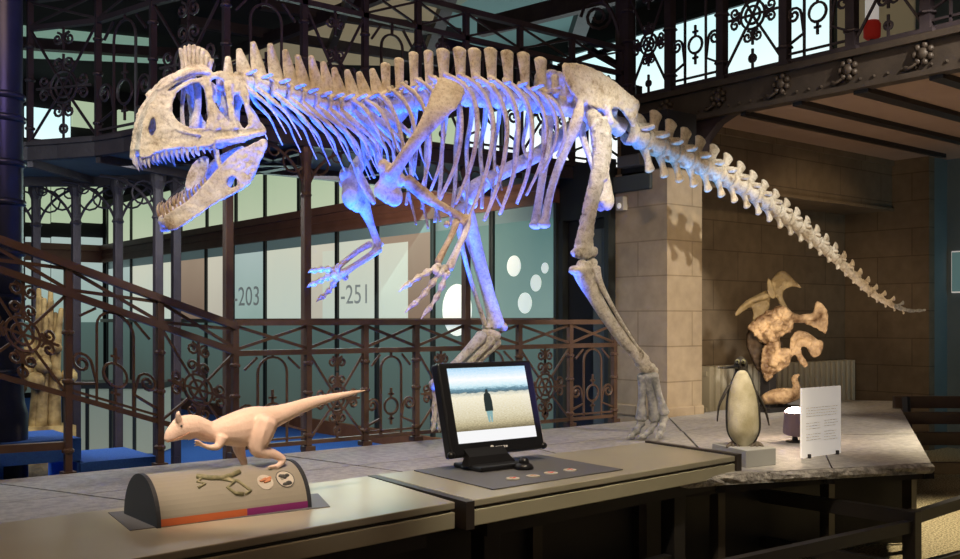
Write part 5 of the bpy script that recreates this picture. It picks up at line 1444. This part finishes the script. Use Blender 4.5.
metatarsal(D(648, 376, lf), D(655, 419, lf), .036, 'bone_grey_shade')
metatarsal(D(653, 376, lf - .03), D(664, 413, lf - .05), .032, 'bone_grey_shade')
def toe(base, tip, mtl, r=.028, n=3):
    mb = MB(); P = []
    for k in range(n + 1):
        t = k / n; p = base + (tip - base) * t; p.z = base.z + (tip.z - base.z) * (1 - (1 - t) ** 2.0); P.append(p)
    for k in range(n):
        a, b = P[k], P[k + 1]; v = b - a; q = r * (1 - .15 * k)
        if k < n - 1: mb.bone([a + v * .03, a + v * .5, a + v * .97], [q * 1.15, q * .78, q * 1.1], 3, 9)
        else: mb.bone([a + v * .03, a + v * .5 + UP * .006, b], [q * 1.1, q * .8, .003], 3, 9)
    mb.build('toe', mtl, sk, smooth=True)
g = SL + .018
def ground(px, lat_, dx=0): 
    p = D(px, 400, lat_); return Vector((p.x + dx, p.y, g))
toe(D(641, 423, lf + .05), ground(641, lf + .06, -.14), 'bone_grey_shade')
toe(D(655, 423, lf), ground(655, lf - .01, -.17), 'bone_grey_shade', .026)
toe(D(664, 417, lf - .05), ground(668, lf - .10, -.12), 'bone_grey_shade')
# far leg, reaching forward
lr = .24
mb = MB()
mb.bone([D(592, 118, lr - .08), D(580, 124, lr), D(562, 137, lr), D(540, 153, lr), D(515, 166, lr), D(492, 178, lr), D(474, 190, lr + .01), D(466, 200, lr + .02)], [(.05, .05), (.07, .05), (.062, .05), (.052, .046), (.048, .044), (.050, .044), (.062, .05), (.056, .052)], 5, 14, ref=UP)
for x, y, r in ((462, 192, .038), (472, 204, .036)): mb.ball(D(x, y, lr + .02), (r, .045, r), 12, 8)
mb.build('thigh_bone', 'bone', sk, remesh=.009, sm=1)
mb = MB()
mb.bone([D(463, 208, lr + .03), D(468, 222, lr + .035), D(476, 250, lr + .04), D(484, 278, lr + .045), D(491, 304, lr + .05), D(496, 324, lr + .05)], [(.074, .05), (.064, .046), (.052, .040), (.047, .038), (.050, .04), (.066, .044)], 5, 14, ref=XA)
mb.ball(D(503, 327, lr + .05), (.03, .04, .03), 12, 8); mb.ball(D(486, 327, lr + .05), (.026, .035, .024), 12, 8)
mb.build('shin_bone', 'bone', sk, remesh=.008, sm=1)
limb('calf_bone', [(458, 214, lr + .0), (461, 240, lr + .0), (468, 270, lr + .01), (477, 300, lr + .02), (485, 324, lr + .03)], [.024, .017, .015, .015, .018], 'bone', .006)
limb('ankle', [(484, 332, lr + .05), (491, 334, lr + .05), (498, 336, lr + .05)], [.028, .034, .028], 'bone', .007)
lz = .30
metatarsal(D(482, 336, lz - .03), D(434, 386, lz - .06), .034, 'bone_pale'); metatarsal(D(489, 339, lz), D(442, 392, lz), .038, 'bone_pale'); metatarsal(D(496, 341, lz + .03), D(450, 392, lz + .05), .034, 'bone_pale')
for dx, l0, l1, px in ((-.05, lz - .05, lz - .09, 430), (.0, lz, lz, 437), (.05, lz + .05, lz + .09, 446)):
    e = D(px + 2, 432, l1); e.z = max(e.z, g); toe(D(px + 6, 394, l0) if False else D({430: 436, 437: 441, 446: 447}[px], 391, l0), e, 'bone_pale', .024, 4)
# ------------------------------------------------------------------ lights
def spot(name, loc, aim, power, colr, ang=40, blend=.5, r=.08):
    l = bpy.data.lights.new(name, 'SPOT'); l.energy = power; l.color = colr; l.spot_size = math.radians(ang); l.spot_blend = blend; l.shadow_soft_size = r
    o = bpy.data.objects.new(name, l); col.objects.link(o); o.location = loc
    o.rotation_euler = (Vector(aim) - Vector(loc)).to_track_quat('-Z', 'Y').to_euler(); return o
def area(name, loc, aim, power, colr, sx, sy):
    l = bpy.data.lights.new(name, 'AREA'); l.energy = power; l.color = colr; l.shape = 'RECTANGLE'; l.size = sx; l.size_y = sy
    o = bpy.data.objects.new(name, l); col.objects.link(o); o.location = loc
    o.rotation_euler = (Vector(aim) - Vector(loc)).to_track_quat('-Z', 'Y').to_euler(); return o
WARM = (1, .80, .56); BLUE = (.004, .075, 1); CYAN = (.05, .35, 1); VIO = (.22, .12, 1)
# white spots from the front, above
spot('spot_head', (.3, 1.2, 4.6), D(195, 115), 660, (1, .93, .82), 16)
spot('spot_chest', (2.6, 1.6, 5.2), D(450, 110), 124, WARM, 34)
spot('spot_hips', (3.6, 1.0, 4.9), D(607, 180), 1250, (1, .91, .80), 14.5, .9)
spot('spot_foot', (3.0, 1.2, 4.0), D(612, 300), 430, (1, .93, .85), 10, .95)
spot('spot_tail', (6.0, 1.4, 4.4), D(790, 225), 620, (1, .93, .82), 34)
spot('spot_neck', (2.3, 4.3, 5.6), D(330, 75), 110, WARM, 50)
spot('spot_back', (4.0, 4.3, 5.6), D(490, 60), 110, WARM, 44)
# blue floods on the platform below the bones
spot('blue_head', (2.35, 5.0, .72), D(215, 100, .06), 1113, BLUE, 36, r=.05)
spot('blue_throat', (1.9, 4.75, .72), D(230, 150, .0), 94, (.05, .10, 1), 44, r=.05)
spot('blue_neck', (2.75, 4.40, .70), D(330, 105, .0), 819, BLUE, 52, r=.05)
spot('blue_chest', (3.7, 4.85, .70), D(440, 110, .0), 882, BLUE, 54, r=.05)
spot('blue_belly', (4.45, 4.72, .70), D(510, 110, .1), 529, (.05, .12, 1), 46, r=.05)
spot('blue_hips', (5.0, 4.9, .70), D(575, 110, .0), 210, BLUE, 40, r=.05)
spot('blue_tail', (5.75, 4.85, .72), D(670, 150, .0), 189, CYAN, 48, r=.05)
spot('blue_tail_end', (6.7, 4.8, .72), D(730, 180, .0), 104, (.12, .35, 1), 40, r=.05)
spot('violet_front', (2.1, 4.15, .72), D(300, 110, -.1), 27, (.12, .14, 1), 50)
spot('violet_arms', (2.5, 4.0, .72), D(410, 210, -.2), 70, (.22, .20, 1), 62)
spot('violet_ribs', (3.5, 3.6, .75), D(480, 140, -.2), 50, (.26, .22, 1), 50)
spot('blue_column', (.3, 4.9, .8), (-.9, 5.8, 1.8), 18, BLUE, 80)
# museum lights on the tables, platform, walls; fills added to brighten dim areas
spot('table_light', (2.6, 1.4, 4.6), (3.7, 3.8, .68), 520, (1, .86, .64), 44)
spot('model_light', (.6, 2.0, 3.6), D0(250, 430), 520, (1, .82, .66), 20)
spot('platform_light', (6.8, 3.2, 2.95), onZ(790, 430, SL), 130, (1, .86, .68), 62)
spot('pillar_light', (4.4, 2.0, 2.9), (6.45, 5.5, 1.3), 260, (1, .76, .46), 34)
spot('niche_light', (8.6, 3.9, 2.9), (9.0, 6.3, 1.0), 40, (1, .72, .42), 90)
spot('penguin_light', (4.2, 2.2, 3.2), PG(760, 415), 230, (1, .86, .62), 16)
spot('horned_light', HS(800, 440, -1.2) + Vector((0, 0, .3)), HS(780, 345), 30, (1, .84, .62), 60)
spot('floor_light', (7.6, 2.6, 3.0), (7.0, 2.2, 0), 650, (1, .85, .58), 70)
area('soffit_wash', (8.4, 4.4, .9), (8.5, 4.6, 3.2), 8, (1, .72, .52), 2.0, 1.5)
spot('radiator_fill', onZ(778, 425, SL) + UP * .95, onY(780, 385, 6.2), 30, (1, .85, .62), 75, .9)  # added fill, brightens the radiator
area('teal_room', (10.4, 3.6, 1.6), (10.9, 3.9, 1.6), 6, (.25, .75, 1), .5, 1.5)
area('gallery_glow', (5.9, 9.5, 2.2), (4.0, 8.0, .4), 40, (.7, 1, .9), 3, 1.2)
area('railing_fill', (1.0, 2.6, 4.6), (2.4, 5.4, 1.0), 62, (1, .62, .36), 2, 1)
spot('balcony_violet', (1.2, 3.8, 3.0), (1.8, 6.6, 3.4), 70, (.5, .35, 1), 80, 1, .3)
area('right_balcony_warm', (4.5, 3.0, 4.6), (7.0, 4.0, 3.4), 10, (1, .8, .55), 1.5, 1.5)
area('carpet_fill', (3.0, 7.4, 2.5), (3.2, 8.0, 0), 60, (.85, .95, 1), 3, 1.2)  # added fill over the blue carpet
area('lintel_wash', (5.0, 8.0, 2.2), (6.3, 9.5, 2.6), 30, (1, .75, .55), 2, .5)  # added wash to bring up the lintel
spot('trunk_fill', (.2, 6.2, 2.6), b0, 28, (1, .8, .5), 30)  # added to brighten the trunk
area('left_soffit_wash', (.6, 8.4, 1.6), (.6, 8.5, 2.7), 9, (.75, .95, .85), 2.5, .6)  # upward wash added under the left balcony
area('stairs_fill', (-.5, 7.0, 3.2), (.6, 6.6, .5), 60, (.8, .95, 1), 1.5, 1.5)  # added to brighten the carpeted steps
pl2 = bpy.data.lights.new('uplight_glow', 'POINT'); pl2.energy = 10; pl2.color = (1, .72, .5); pl2.shadow_soft_size = .05
po2 = bpy.data.objects.new('uplight_glow', pl2); col.objects.link(po2); po2.location = onZ(795, 442, SL) + UP * .30 + FWD * .03
wd = bpy.data.worlds.new('hall'); bpy.context.scene.world = wd; wd.use_nodes = True
wd.node_tree.nodes['Background'].inputs[0].default_value = (.55, .6, .8, 1); wd.node_tree.nodes['Background'].inputs[1].default_value = .05
# camera
cd = bpy.data.cameras.new('camera'); cd.sensor_width = 36; cd.lens = 36 * FPX / 960; cd.shift_y = (320 - 279.5) / 960; cd.clip_end = 100; cd.clip_start = .05
co = bpy.data.objects.new('camera', cd); col.objects.link(co); co.location = (0, 0, EYE)
co.rotation_euler = (PI / 2, 0, -math.atan2(SA, CA))
bpy.context.scene.camera = co
try:
    vsx = bpy.context.scene.view_settings; vsx.view_transform = 'Standard'; vsx.look = 'None'
except Exception as ex: print(ex)
